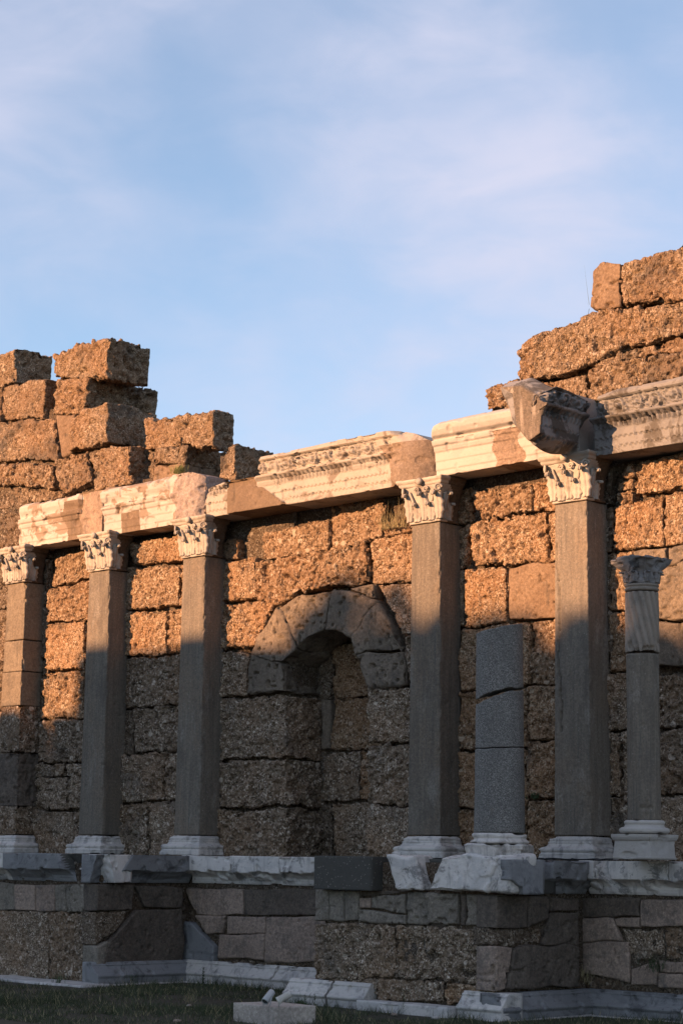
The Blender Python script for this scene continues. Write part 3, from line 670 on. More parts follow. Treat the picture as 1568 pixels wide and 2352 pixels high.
# block F
m_marble_f = mat_marble('shade_greyed_carved_marble', (.30, .29, .285), (.21, .205, .21), (.10, .085, .07), 0, (.51, .59), .85)  # grey partly stands for soft shade on this beam, put into its colour
F0, F1 = -14.30, -11.6
def shapeF(u, h, o, th): return o - .10 * np.clip(1 - u / .12, 0, 1) ** 2 * sst(.45, .6, h), h
def regF(u, h, c): return 0 * u.astype(int)
tF = thing('architrave_block', 'richly carved marble beam at the right edge with leaf scrolls and egg moulding', 'stone beam', (-13, YP, 6.43), 'entablature blocks on the pilasters')
moulded(tF, 'block_body', (F0, YP, 6.435), (1, 0, 0), (0, -1, 0), F1 - F0, ENT, .76, .5, [m_marble_f, m_restore_grey], topz=[(0, .55), (.12, .70), (.4, .74), (2.7, .76)], carve=worn(carve_rich, .12, 2), relief=block_marble, shape=shapeF, region=regF, k=.6)
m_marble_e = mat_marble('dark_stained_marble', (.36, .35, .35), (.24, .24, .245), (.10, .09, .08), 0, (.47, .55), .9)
# block E, lies across and juts out towards the viewer: its moulded side faces right
E0, E1 = 17.66, 18.52
def shapeE(u, h, o, th):
    # broken underneath: rises towards the front
    z = .10 * np.clip(1 - np.abs(u - .35) / .5, 0, 1); lo = .02 - .09 * np.sin(np.pi * np.clip(u / .86, 0, 1)) * (u > .1)
    h2 = np.where(h < .12, np.maximum(h, 0) + lo * (1 - h / .12), h); o = o - .22 * np.clip(1 - h / .10, 0, 1) ** 1.5
    o = o - .12 * np.clip((u - .72) / .14, 0, 1) * sst(.6, .2, h)
    return o, h2
def postE(V):
    V = V.copy(); w = np.clip((-14.43 - V[:, 0]) / .62, 0, 1); h = np.clip((V[:, 2] - 6.5) / .6, 0, 1); f = np.clip(1 - (V[:, 1] - E0) / .86, 0, 1)
    V[:, 2] += (1 - h) * .42 * np.clip((w - .30) / .70, 0, 1) * (.4 + .6 * f) + h * .19 * np.clip(w / .45, 0, 1) * f ** .5
    V[:, 1] += .10 * (1 - h) * (f > .98) * 0 + .14 * f * w * (1 - h)
    V[:, 0] += .10 * np.clip((w - .8) / .2, 0, 1) * f * (1 - h); return V
tE = thing('projecting_block', 'broken marble beam jutting out from the wall, rough end lit, carved side in shade', 'stone beam', (-14.7, 18.1, 6.52), 'entablature blocks on the pilasters')
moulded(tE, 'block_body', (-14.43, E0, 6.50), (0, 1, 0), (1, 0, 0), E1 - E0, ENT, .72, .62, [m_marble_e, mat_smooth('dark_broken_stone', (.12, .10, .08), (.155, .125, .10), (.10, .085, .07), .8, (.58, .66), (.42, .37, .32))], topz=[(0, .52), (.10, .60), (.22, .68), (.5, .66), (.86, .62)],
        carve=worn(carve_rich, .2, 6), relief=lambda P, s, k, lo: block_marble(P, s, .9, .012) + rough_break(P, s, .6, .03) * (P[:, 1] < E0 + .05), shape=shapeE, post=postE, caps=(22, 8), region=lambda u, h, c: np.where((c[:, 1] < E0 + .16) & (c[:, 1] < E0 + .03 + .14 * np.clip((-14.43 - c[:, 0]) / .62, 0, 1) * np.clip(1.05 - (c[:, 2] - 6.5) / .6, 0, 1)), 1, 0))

# ------------------------------------------------------------------ capitals
def leafmesh(parent, c, d, w, H, bell, curl=.03, z0=0.0, mat=None, lobes=4, lean=0):
    """acanthus leaf: c = root point, d = outward unit vector"""
    d = np.array(d, float); sd = np.array([-d[1], d[0], 0]); c = np.array(c, float)
    ts = np.linspace(0, 1, 17); ss = np.linspace(-1, 1, 11); rings = []
    for t in ts:
        if t < .72: z = H * .95 * t / .72; o = np.interp(z0 + z, bell[0], bell[1]) + .022 + .014 * t
        else:
            ph = (t - .72) / .28 * math.radians(200); ob = np.interp(z0 + H * .95, bell[0], bell[1]) + .034
            z = H * .95 + curl * math.sin(ph); o = ob + curl * (1 - math.cos(ph))
        ww = w / 2 * (.62 + .42 * math.sin(math.pi * min(t * 1.1, 1) ** .9)) * (1 - .30 * abs(math.sin(lobes * math.pi * t))) * (1 - .55 * max(0, t - .75) / .25)
        fr = o + .016 * (1 - np.abs(ss)) ** .7 + .007 * np.cos(ss * 3 * math.pi) - .012 * np.abs(ss)
        f = c + sd * (ss * ww)[:, None] + d * fr[:, None] + np.array([0, 0, z])
        b = f[::-1] - d * .022
        rings.append(np.r_[f, b])
    V, F, (pre, K) = loft(rings, (1, 1)); F, nn = outward(V, F)
    V = V + nn * (.006 * (fbm(V, .03, 3, 2) - .5))[:, None]
    return mk('acanthus_leaf', V, F, mat, parent, ngons=ngcap(V, F, K))
def tube(path, rad, K=8):
    path = np.array(path, float); n = len(path); rad = np.broadcast_to(rad, n); rings = []
    tg = np.gradient(path, axis=0); tg /= np.linalg.norm(tg, axis=1, keepdims=True)
    up = np.array([0, 0, 1.]) if abs(tg[0][2]) < .9 else np.array([1., 0, 0])
    for i in range(n):
        a = np.cross(tg[i], up); a /= max(np.linalg.norm(a), 1e-9); b = np.cross(a, tg[i])
        if np.linalg.norm(b) < 1e-6: b = np.array([0, 1., 0])
        up = b; th = np.arange(K) * 2 * math.pi / K
        rings.append(path[i] + rad[i] * (np.cos(th)[:, None] * a + np.sin(th)[:, None] * b))
    V, F, (p, K) = loft(rings, (1, 1)); F, nn = outward(V, F); return V, F, ngcap(V, F, K)
def volute(parent, c, ax, R, mat, dirn=1, name='volute', turns=1.6):
    """spiral scroll in the vertical plane spanned by ax and Z"""
    ax = np.array(ax, float); th = np.linspace(0, turns * 2 * math.pi, 34); r = R * (1 - th / th[-1] * .85)
    P = np.array(c) + ax * (np.cos(th) * r * dirn)[:, None] + np.array([0, 0, 1.]) * (np.sin(th) * r)[:, None]
    V, F, g = tube(P, np.linspace(.016, .010, 34) * R / .05, 7); mk(name, V, F, mat, parent, ngons=g)
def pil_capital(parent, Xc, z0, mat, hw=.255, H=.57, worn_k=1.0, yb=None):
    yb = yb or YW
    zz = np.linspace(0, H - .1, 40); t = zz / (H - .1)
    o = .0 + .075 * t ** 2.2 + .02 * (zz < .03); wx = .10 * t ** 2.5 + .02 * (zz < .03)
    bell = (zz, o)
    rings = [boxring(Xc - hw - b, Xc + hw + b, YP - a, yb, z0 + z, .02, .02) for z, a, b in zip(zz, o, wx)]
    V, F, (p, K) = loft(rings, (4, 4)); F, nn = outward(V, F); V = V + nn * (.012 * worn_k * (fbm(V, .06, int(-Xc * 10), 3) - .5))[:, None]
    cap = mk('capital', V, F, [mat, m_cap_shade], parent, ngons=ngcap(V, F, K), midx=(V[F].mean(1)[:, 1] > YP + .10 + .04 * np.sin(V[F].mean(1)[:, 2] * 30)).astype(int))
    # abacus with concave front
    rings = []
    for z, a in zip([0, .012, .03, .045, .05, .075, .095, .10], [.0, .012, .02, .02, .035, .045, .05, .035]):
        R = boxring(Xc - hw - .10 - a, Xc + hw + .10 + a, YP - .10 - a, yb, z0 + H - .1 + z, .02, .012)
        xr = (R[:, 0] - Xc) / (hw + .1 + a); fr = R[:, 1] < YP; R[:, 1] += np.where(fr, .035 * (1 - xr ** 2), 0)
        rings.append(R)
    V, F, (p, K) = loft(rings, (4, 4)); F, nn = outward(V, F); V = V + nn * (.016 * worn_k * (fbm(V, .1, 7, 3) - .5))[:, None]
    mk('abacus', V, F, [mat, m_cap_shade], cap, ngons=ngcap(V, F, K), midx=(V[F].mean(1)[:, 1] > YP + .04).astype(int))
    j = lambda: random.uniform(-.012, .012)
    for x in (-.125, .125): leafmesh(cap, (Xc + x + j(), YP, z0 + .02), (0, -1, 0), .20, .21 + j(), bell, .036, .02, mat)
    for x in (-.25, 0, .25): leafmesh(cap, (Xc + x + j(), YP, z0 + .03), (0, -1, 0), .19, .33 + j(), bell, .042, .03, mat)
    bs = (zz, wx)
    leafmesh(cap, (Xc + hw, YP + .16, z0 + .02), (1, 0, 0), .17, .21, bs, .028, .02, mat)
    leafmesh(cap, (Xc + hw, YP + .06, z0 + .03), (1, 0, 0), .15, .33, bs, .034, .03, mat)
    leafmesh(cap, (Xc - hw, YP + .06, z0 + .03), (-1, 0, 0), .15, .33, bs, .034, .03, mat)
    for sx in (-1, 1):
        volute(cap, (Xc + sx * (hw + .055), YP - .10, z0 + H - .155), (sx * .72, .69, 0), .052, mat, 1)
        volute(cap, (Xc + sx * .075, YP - .085, z0 + H - .15), (1, 0, 0), .042, mat, sx, 'helix')
        P = [np.array((Xc + sx * .16 + sx * .05 * q, YP - .045 - .03 * q, z0 + H * (.46 + .26 * q))) for q in np.linspace(0, 1, 8)]
        V, F, g = tube(P, np.linspace(.02, .013, 8), 7); mk('cauliculus', V, F, mat, cap, ngons=g)
    u, v = np.meshgrid(np.linspace(0, 2 * math.pi, 14)[:-1], np.linspace(.1, math.pi - .1, 8)); 
    rings = [np.c_[Xc + .05 * np.sin(b) * np.cos(np.linspace(0, 2 * math.pi, 14)[:-1]), YP - .125 - .035 * np.cos(b) + 0 * np.linspace(0, 1, 13), z0 + H - .045 + .05 * np.sin(b) * np.sin(np.linspace(0, 2 * math.pi, 14)[:-1])] for b in np.linspace(.1, math.pi - .1, 8)]
    V, F, (p, K) = loft(rings, (1, 1)); F, nn = outward(V, F); mk('flower', V, F, mat, cap, ngons=ngcap(V, F, K))
    return cap
def rect_base(parent, Xc, z0, mat, hw, prof, yf, yb, name='base', k=1.0, s=1):
    rings = [boxring(Xc - hw - o, Xc + hw + o, yf - o, yb, z0 + z, .02, .012 + .1 * max(0, o - .09)) for z, o in prof]
    V, F, (p, K) = loft(rings, (4, 4)); F, nn = outward(V, F); V = V + nn * block_marble(V + s, s, .9 * k, .02 * k)[:, None]
    return mk(name, V, F, mat, parent, ngons=ngcap(V, F, K))
def prof_fine(pts, st=.008):
    z = np.arange(pts[0][0], pts[-1][0] + 1e-6, st); return list(zip(z, np.interp(z, [p[0] for p in pts], [p[1] for p in pts])))
BASE = prof_fine([(0, .15), (.07, .15), (.075, .125), (.09, .14), (.115, .145), (.14, .125), (.145, .10), (.15, .075), (.18, .055), (.20, .06), (.205, .045), (.225, .05), (.245, .045), (.25, .02), (.27, .01)])
SHL = dict()
def concrete_rel(P, s):
    return .004 * (fbm(P * np.array([1, 1, .15]), .08, s, 3) - .5) - .008 * sst(.80, .86, vn(P, .03, s + 2)) + .006 * (fbm(P, .8, s + 4, 2) - .5)
def pilaster(Xc, label, zb=1.98, zt=5.93, hwb=.27, hwt=.24, mat=m_conc, capmat=m_cap, crack=None, breaks=(), base=True, wk=1.0, capk=1.0):
    th = thing('pilaster', label, 'pilaster', (Xc, YW, 1.70), 'concrete pilasters with marble capitals')
    cuts = [zb] + list(breaks) + [zt]
    for a, b in zip(cuts[:-1], cuts[1:]):
        zs = np.arange(a + .004, b - .003, .016); rings = []
        off = random.uniform(-.012, .012) if breaks else 0
        for z in zs:
            hw = hwb + (hwt - hwb) * (z - 1.98) / 3.95; rings.append(boxring(Xc - hw + off, Xc + hw + off, YP + .01 + off * .3, YW + .06, z, .016, .006))
        V, F, (p, K) = loft(rings, (3, 3)); F, nn = outward(V, F); s = int(-Xc * 7)
        d = concrete_rel(V, s)
        # chipped arris
        e = np.exp(-(((V[:, 0] - Xc - .25) ** 2 + (V[:, 1] - YP) ** 2) / .0009)); d = d - e * .03 * wk * sst(.5, .7, fbm(V, .12, s + 9, 3))
        if crack is not None:
            cx = Xc + np.interp(V[:, 2], crack[0], crack[1]) + .03 * (vn(V * np.array([0, 0, 1.]), .14, 3) - .5) + .012 * (vn(V * np.array([0, 0, 1.]), .04, 5) - .5)
            m = (np.abs(V[:, 0] - cx) < .011) & (V[:, 1] < YP + .05) & (V[:, 2] > crack[0][0]) & (V[:, 2] < crack[0][-1]); d = d - .03 * m
        if breaks and b < 4: d = d + conglomerate(V, s + 5, .5, .04)
        V = V + nn * d[:, None]
        mk('shaft' if not breaks else 'shaft_drum', V, F, mat if not (breaks and b < 4) else (m_grey if a < 2.2 or a > 3.1 else m_plaster_dark), th, ngons=ngcap(V, F, K))
    if base: rect_base(th, Xc, 1.705, m_marble_mould, .27, BASE, YP + .02, YW, s=int(-Xc * 3))
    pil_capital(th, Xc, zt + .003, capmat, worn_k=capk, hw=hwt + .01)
    return th
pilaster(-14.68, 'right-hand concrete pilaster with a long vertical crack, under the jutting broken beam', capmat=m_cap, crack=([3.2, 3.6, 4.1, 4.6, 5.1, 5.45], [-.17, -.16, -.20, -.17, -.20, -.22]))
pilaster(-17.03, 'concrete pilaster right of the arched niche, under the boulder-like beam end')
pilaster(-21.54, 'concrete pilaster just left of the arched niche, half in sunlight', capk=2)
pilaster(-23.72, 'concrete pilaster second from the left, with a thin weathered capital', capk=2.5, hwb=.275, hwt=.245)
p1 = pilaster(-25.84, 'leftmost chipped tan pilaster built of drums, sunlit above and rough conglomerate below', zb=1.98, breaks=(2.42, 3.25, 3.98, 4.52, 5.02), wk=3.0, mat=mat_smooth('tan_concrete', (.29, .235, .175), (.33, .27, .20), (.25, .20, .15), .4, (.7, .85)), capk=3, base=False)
rect_base(p1, -25.84, 1.705, m_marble_mould, .27, BASE, YP + .02, YW, s=9)

# ------------------------------------------------------------------ round columns
def roundrings(cx, cy, prof, K=72, wob=0):
    th = np.arange(K) * 2 * math.pi / K; return [np.c_[cx + r * np.cos(th), cy + r * np.sin(th), np.full(K, z)] for z, r in prof]
gc = thing('broken_column', 'thick grey granite column stump with two cracks and a slanting broken top', 'column', (-14.62, 17.18, 1.72))
GX, GYc = -14.62, 17.18
def drum(z0f, z1f, R0, R1, s, name='column_drum', nz=60):
    th = np.arange(96) * 2 * math.pi / 96; c, sn = np.cos(th), np.sin(th); a = z0f(th); b = z1f(th)
    rings = []
    for t in np.r_[0, np.linspace(.004, .996, nz), 1]:
        z = a * (1 - t) + b * t; R = R0 + (R1 - R0) * t - (.012 if t in (0, 1) else 0)
        rings.append(np.c_[GX + R * c, GYc + R * sn, z])
    V, F, (p, K) = loft(rings, (5, 5)); F, nn = outward(V, F); V = V + nn * (.006 * (fbm(V, .25, s, 3) - .5) + .002 * (fbm(V, .03, s, 2) - .5))[:, None]
    mk(name, V, F, m_granite, gc, ngons=ngcap(V, F, K))
# angle of the viewer seen from the column: towards (+.707,-.707)
va = math.atan2(-1, 1)
def wavy(z, sl, am, s):
    def f(th):
        x = np.sin(th - va)      # + = right in view
        P = np.stack([np.cos(th) * .26, np.sin(th) * .26, np.full(len(th), z)], 1)
        return z + sl * x + am * (vn(P, .12, s) - .5) + .3 * am * (vn(P, .04, s) - .5)
    return f
cr1 = lambda g: (lambda th: wavy(3.52, 0, .03, 5)(th) + .055 * np.sin(np.clip(np.sin(th - va), -1, 1) * 1.5 + .2) - .03 * np.clip(-np.sin(th - va), 0, 1) ** 2 + g * (1 + .9 * np.clip(-np.sin(th - va) + .6, 0, 1.2)))
cr2 = lambda g: (lambda th: wavy(2.92, .012, .022, 8)(th) + g)
drum(lambda th: 1.985 + 0 * th, cr2(-.004), .285, .272, 1)
drum(cr2(.005), cr1(-.012), .272, .268, 2)
drum(cr1(.018), wavy(4.27, .055, .015, 9), .268, .262, 3)
# slightly swollen foot and the moulded base
rot = math.radians(-29)
def rot_base(parent, cx, cy, z0, prof, hw, mat, ang, name, s=1, r=.012):
    rings = [boxring(-hw - o, hw + o, -hw - o, hw + o, z0 + z, .02, r) for z, o in prof]
    R = np.array(rings); ca, sa = math.cos(ang), math.sin(ang)
    X = R[..., 0] * ca - R[..., 1] * sa + cx; Yy = R[..., 0] * sa + R[..., 1] * ca + cy; R = np.stack([X, Yy, R[..., 2]], -1)
    V, F, (p, K) = loft(R, (4, 4)); F, nn = outward(V, F); V = V + nn * block_marble(V + s, s, 1.2, .03)[:, None]
    return mk(name, V, F, mat, parent, ngons=ngcap(V, F, K))
rot_base(gc, GX, GYc, 1.72, prof_fine([(0, .0), (.10, .012), (.105, .012), (.13, .02), (.135, -.0), (.15, -.015)]), .315, m_marble_mould, math.radians(28), 'plinth')
V, F, (p, K) = loft(roundrings(GX, GYc, [(1.865 + z, .26 + o) for z, o in prof_fine([(0, .06), (.02, .075), (.04, .06), (.045, .045), (.065, .035), (.07, .045), (.10, .05), (.115, .035), (.12, .02)])]), (4, 4)); F, nn = outward(V, F)
mk('base_torus', V + nn * block_marble(V, 3, 1.0, .01)[:, None], F, m_marble_mould, gc, ngons=ngcap(V, F, K))

def spiral_column(SX, SY, label, dz=0, mats=None):
    th_ = thing('small_column', label, 'column', (SX, SY, 1.70 + dz))
    # twisted fluted upper shaft
    K = 128; th = np.arange(K) * 2 * math.pi / K; rings = []
    for z in np.arange(3.98, 4.66, .012):
        R = .182 - .006 * (z - 3.98) + .036 * np.abs(np.sin(th * 7 + z * 10)) ** .8 - .026
        rings.append(np.c_[SX + R * np.cos(th), SY + R * np.sin(th), np.full(K, z + dz)])
    V, F, (p, K2) = loft(rings, (4, 4)); F, nn = outward(V, F)
    brk = sst(.52, .6, fbm(V, .16, 5, 3)) * sst(4.16, 4.05, V[:, 2] - dz)
    V = V + nn * (-.025 * brk + .004 * (fbm(V, .05, 3) - .5))[:, None]
    mk('twisted_shaft', V, F, mats[0], th_, ngons=ngcap(V, F, K2), label='twisted fluted marble upper shaft')
    V, F, (p, K2) = loft(roundrings(SX, SY, [(z + dz, .178 + (.012 if False else 0)) for z in np.arange(2.14, 3.975, .02)]), (4, 4)); F, nn = outward(V, F)
    d = concrete_rel(V, 3) + .004 * np.sin(np.arctan2(V[:, 1] - SY, V[:, 0] - SX) * 22)
    # small cross cut into the foot of the shaft
    ang = np.arctan2(V[:, 1] - SY, V[:, 0] - SX) - va; xx = ang * .178; zz = V[:, 2] - dz - 2.26
    d = d - .02 * (((np.abs(xx) < .012) & (np.abs(zz) < .09)) | ((np.abs(zz - .01) < .014) & (np.abs(xx) < .07)))
    mk('lower_shaft', V + nn * d[:, None], F, m_conc, th_, ngons=ngcap(V, F, K2), label='grey concrete lower shaft')
    V, F, (p, K2) = loft(roundrings(SX, SY, [(4.665 + dz + z, .178 + o) for z, o in prof_fine([(0, .0), (.012, .012), (.03, .014), (.035, .002), (.05, .004), (.055, .016), (.075, .014), (.08, 0)], .006)]), (3, 3)); F, nn = outward(V, F)
    mk('neck_ring', V, F, mats[0], th_, ngons=ngcap(V, F, K2))
    # eroded capital: round below, square and ragged above
    rings = []; th = np.arange(96) * 2 * math.pi / 96
    for t in np.linspace(0, 1, 40):
        z = 4.745 + .30 * t; sq = 1 / np.maximum(np.abs(np.cos(th)), np.abs(np.sin(th)))
        R = .175 + (.02 * t if t < .25 else .02 * .25 + (t - .25) * .10); R = R * (1 + (sq - 1) * sst(.3, .85, t) * .95)
        rings.append(np.c_[SX + R * np.cos(th), SY + R * np.sin(th), np.full(96, z + dz)])
    V, F, (p, K2) = loft(rings, (8, 8)); F, nn = outward(V, F)
    V = V + nn * (.05 * (fbm(V, .09, 11, 3) - .5) - .035 * sst(.55, .7, vn(V, .08, 4)) * sst(4.8, 4.85, V[:, 2] - dz))[:, None]
    V[:, 2] += .10 * (fbm(V, .3, 21, 2) - .5) * sst(4.9, 5.05, V[:, 2] - dz)
    cp = mk('capital', V, F, mats[1], th_, ngons=ngcap(V, F, K2), label='badly eroded dark-stained capital')
    bell = (np.array([0, .1, .2]), np.array([.17, .175, .19]))
    for q in range(8):
        a = q * math.pi / 4 + .2; leafmesh(cp, (SX, SY, 4.76 + dz), (math.cos(a), math.sin(a), 0), .11, .11, bell, .018, 0, mats[1], 3)
    V, F, (p, K2) = loft(roundrings(SX, SY, [(1.995 + dz + z, .19 + o) for z, o in prof_fine([(0, .065), (.02, .085), (.05, .085), (.065, .06), (.07, .035), (.095, .02), (.10, .03), (.125, .035), (.14, .02), (.15, .005)])]), (4, 4)); F, nn = outward(V, F)
    mk('base_torus', V + nn * block_marble(V, 6, 1.5, .01)[:, None], F, mats[2], th_, ngons=ngcap(V, F, K2))
    rings = [boxring(SX - hw, SX + hw, SY - hw, SY + hw, 1.715 + dz + z, .02, .008) for z, hw in prof_fine([(0, .245), (.02, .255), (.03, .25), (.20, .235), (.205, .25), (.24, .265), (.272, .265)])]
    V, F, (p, K2) = loft(rings, (4, 4)); F, nn = outward(V, F)
    mk('plinth', V + nn * block_marble(V, 8, 1., .01)[:, None], F, mats[2], th_, ngons=ngcap(V, F, K2))
    return th_
SM = [mat_marble('twisted_column_marble', (.40, .34, .28), (.30, .26, .22), (.26, .19, .13), .3, (.58, .66), .6), mat_marble('dark_eroded_marble', (.34, .32, .31), (.24, .235, .24), (.22, .18, .15), .8, (.6, .7), .4), m_marble_clean]
spiral_column(-13.24, 18.0, 'small column at the right with twisted fluting above, plain concrete below and eroded capital', mats=SM)
spiral_column(-27.62, 18.0, 'small column at the far left edge, only its pale capital showing', mats=[SM[0], m_marble_clean, m_marble_clean])

# ------------------------------------------------------------------ podium
PO, PI = 16.85, 18.38      # faces of the projecting bays and of the recessed bays
XL, XC0, XR = -21.23, -17.20, -14.33
pod = thing('podium', 'stepped stone podium under the colonnade, facing stones and marble cornice with broken edges', 'podium', (-19, 17.6, 0))
def py(Z, q, Y, mat, rel=smooth_stone, **k):
    if isinstance(q[0][0], (tuple, list)): top, bot = q
    else: top, bot = [q[0], q[1]], [q[3], q[2]]
    k.setdefault('proud', random.uniform(-.004, .004)); k.setdefault('r', .012); k.setdefault('gap', -.002); k.setdefault('lo', .03); k.setdefault('warp', .035)
    dd = k.pop('depth', .3)
    return rock(pod, [onY(Z(*p), Y) for p in top], [onY(Z(*p), Y) for p in bot], NY, dd, mat, relief=rel, **k)
def px(Z, q, X, mat, rel=smooth_stone, **k):
    if isinstance(q[0][0], (tuple, list)): top, bot = q
    else: top, bot = [q[0], q[1]], [q[3], q[2]]
    k.setdefault('proud', random.uniform(-.004, .004)); k.setdefault('r', .012); k.setdefault('gap', -.002); k.setdefault('lo', .03); k.setdefault('warp', .035)
    return rock(pod, [onX(Z(*p), X) for p in top], [onX(Z(*p), X) for p in bot], NX, .3, mat, relief=rel, **k)
G, Dk, Pk = m_plaster_grey, m_plaster_dark, m_plaster
BIG = dict(lo=.06, k=.8)
# left projecting bay
py(ZA, [(-300, 880), (98, 905), (98, 1088), (-300, 1085)], PO, G)
py(ZA, [(102, 905), (240, 908), (240, 1090), (102, 1088)], PO, m_plaster)
py(ZA, [(244, 908), (378, 910), (374, 1092), (244, 1090)], PO, m_sand and m_plaster)
py(ZA, [(380, 910), (450, 912), (450, 1094), (378, 1092)], PO, G)
py(ZA, [(454, 912), (656, 912), (656, 1096), (454, 1095)], PO, G, limestone, k=2.2, depth=.5)
py(ZA, [(-300, 1090), (330, 1096), (330, 1600), (-300, 1570)], PO, m_grey, conglomerate, k=.45, lo=.05)
py(ZA, [(333, 1096), (656, 1100), (650, 1600), (333, 1600)], PO, m_grey, conglomerate, k=.45, lo=.05, depth=.5, side=.3)
px(ZA, [(664, 905), (922, 905), (900, 1090), (664, 1096)], XL, Dk)
px(ZA, ([(930, 915), (1245, 930)], [(990, 1062), (1245, 1068)]), XL, Dk)
px(ZA, [(664, 1102), (890, 1096), (800, 1220), (664, 1330)], XL, m_dark, conglomerate, k=.6, proud=-.03)
px(ZA, ([(740, 1300), (930, 1085), (1245, 1068)], [(690, 1460), (1245, 1450)]), XL, Dk, limestone, proud=.02, **BIG)
px(ZA, [(664, 1335), (740, 1300), (700, 1460), (664, 1480)], XL, G, limestone, k=1.5)
# recessed bay
py(ZB, ([(100, 485), (585, 490)], [(215, 700), (438, 700), (580, 692)]), PI, Pk)
py(ZB, ([(190, 704), (436, 702)], [(290, 850), (400, 842)]), PI, Pk)
py(ZB, [(590, 490), (1300, 498), (1300, 706), (588, 695)], PI, Dk)
py(ZB, [(455, 706), (753, 706), (750, 850), (440, 850)], PI, Pk)
py(ZB, [(385, 853), (750, 853), (745, 1060), (378, 1040)], PI, Pk)
py(ZB, [(760, 712), (1300, 712), (1300, 1070), (752, 1080)], PI, Pk)
py(ZB, ([(90, 750), (160, 755), (345, 955)], [(90, 1046), (345, 1090)]), PI - .03, m_marble_gray, proud=.01, name='facing_slab', label='striped grey-white marble facing slab, broken')
py(ZB, [(90, 1050), (1300, 1085), (1300, 1130), (90, 1090)], PI, m_dark, conglomerate, k=.6, proud=-.04)
# centre projecting bay
for q, m, rl, kw in [([(55, 498), (166, 500), (166, 742), (55, 740)], G, smooth_stone, {}), ([(170, 500), (286, 502), (288, 748), (170, 742)], G, smooth_stone, {}), ([(290, 502), (402, 504), (402, 752), (296, 750)], G, smooth_stone, {}),
        ([(406, 560), (495, 562), (495, 645), (406, 645)], m_plaster, smooth_stone, {}), (([(500, 562), (600, 540), (785, 525)], [(500, 646), (600, 655), (780, 682)]), G, limestone, {}),
        ([(405, 660), (782, 690), (780, 770), (403, 754)], G, limestone, {}), ([(406, 508), (785, 505), (600, 536), (406, 556)], Dk, smooth_stone, dict(proud=-.03)),
        ([(800, 520), (1196, 524), (1196, 782), (796, 762)], G, limestone, {}), ([(1200, 528), (1250, 530), (1245, 790), (1205, 788)], Dk, smooth_stone, dict(proud=-.02)), ([(1254, 528), (1502, 530), (1500, 800), (1250, 792)], G, limestone, dict(depth=.5)),
        ([(55, 760), (702, 775), (702, 1190), (55, 1210)], m_grey, conglomerate, dict(k=.8, lo=.05)), ([(706, 775), (1502, 805), (1500, 1260), (700, 1190)], m_grey, conglomerate, dict(k=.8, lo=.07, depth=.5, side=.4)),
        ([(55, 1215), (560, 1200), (560, 1330), (55, 1330)], m_grey, conglomerate, dict(k=1.2)), ([(564, 1200), (1085, 1230), (1085, 1390), (564, 1380)], m_grey, conglomerate, dict(k=1.2)), ([(1088, 1235), (1500, 1262), (1500, 1420), (1088, 1420)], m_warm, conglomerate, dict(k=.8))]:
    py(ZC, q, PO, m, rl, **kw)
px(ZD, [(196, 618), (425, 620), (425, 862), (196, 868)], XR, Dk)
px(ZD, [(430, 620), (590, 625), (584, 780), (430, 864)], XR, Dk)
px(ZD, [(598, 628), (800, 640), (800, 735), (600, 730)], XR, Dk)
px(ZD, [(600, 738), (800, 742), (800, 988), (545, 985)], XR, Dk, limestone)
px(ZD, ([(325, 1005), (400, 990), (800, 992)], [(275, 1310), (800, 1296)]), XR, Dk, limestone, proud=.02)
px(ZD, [(196, 872), (545, 866), (540, 980), (196, 1000)], XR, m_dark, conglomerate, k=.6, proud=-.04)
px(ZD, [(196, 1006), (320, 1000), (268, 1320), (196, 1330)], XR, m_plaster, limestone, k=1.5)
for q, m, rl, kw in [([(806, 636), (1246, 650), (1244, 782), (806, 782)], Dk, smooth_stone, {}), ([(1250, 650), (1900, 665), (1900, 850), (1250, 850)], Pk, smooth_stone, {}),
        ([(1052, 788), (1246, 786), (1246, 862), (1062, 862)], Pk, smooth_stone, {}), ([(806, 788), (1044, 788), (1100, 962), (806, 962)], Pk, smooth_stone, {}),
        ([(806, 968), (1152, 970), (1165, 1258), (806, 1200)], Pk, smooth_stone, dict(k=1.5)), ([(1100, 868), (1420, 862), (1420, 1090), (1170, 1110)], m_grey, conglomerate, dict(k=.8, proud=-.03)),
        ([(1424, 860), (1900, 860), (1900, 1090), (1424, 1090)], m_grey, conglomerate, dict(k=.8, proud=-.03)), ([(1170, 1165), (1370, 1120), (1380, 1290), (1172, 1275)], Pk, smooth_stone, {}),
        ([(1380, 1100), (1900, 1110), (1900, 1190), (1390, 1190)], Pk, limestone, {}), ([(1385, 1195), (1900, 1195), (1900, 1330), (1385, 1295)], Pk, smooth_stone, {}), ([(806, 1206), (1900, 1340), (1900, 1420), (806, 1320)], m_dark, conglomerate, dict(k=.6, proud=-.04))]:
    py(ZD, q, PI, m, rl, **kw)
for x0, x1, y0 in ((-34, XL - .07, PO + .05), (-34, -10, PI + .055), (XC0 + .1, XR - .07, PO + .05)):
    rings = [boxring(x0, x1, y0, YW + 1, z, .2, .03) for z in np.arange(-.3, 1.66, .15)]
    V, F, (p, K) = loft(rings, (4, 4)); F, nn = outward(V, F); mk('mortar_core', V + nn * (.03 * (fbm(V, .3, 3, 2) - .5))[:, None], F, m_core, pod, ngons=ngcap(V, F, K))

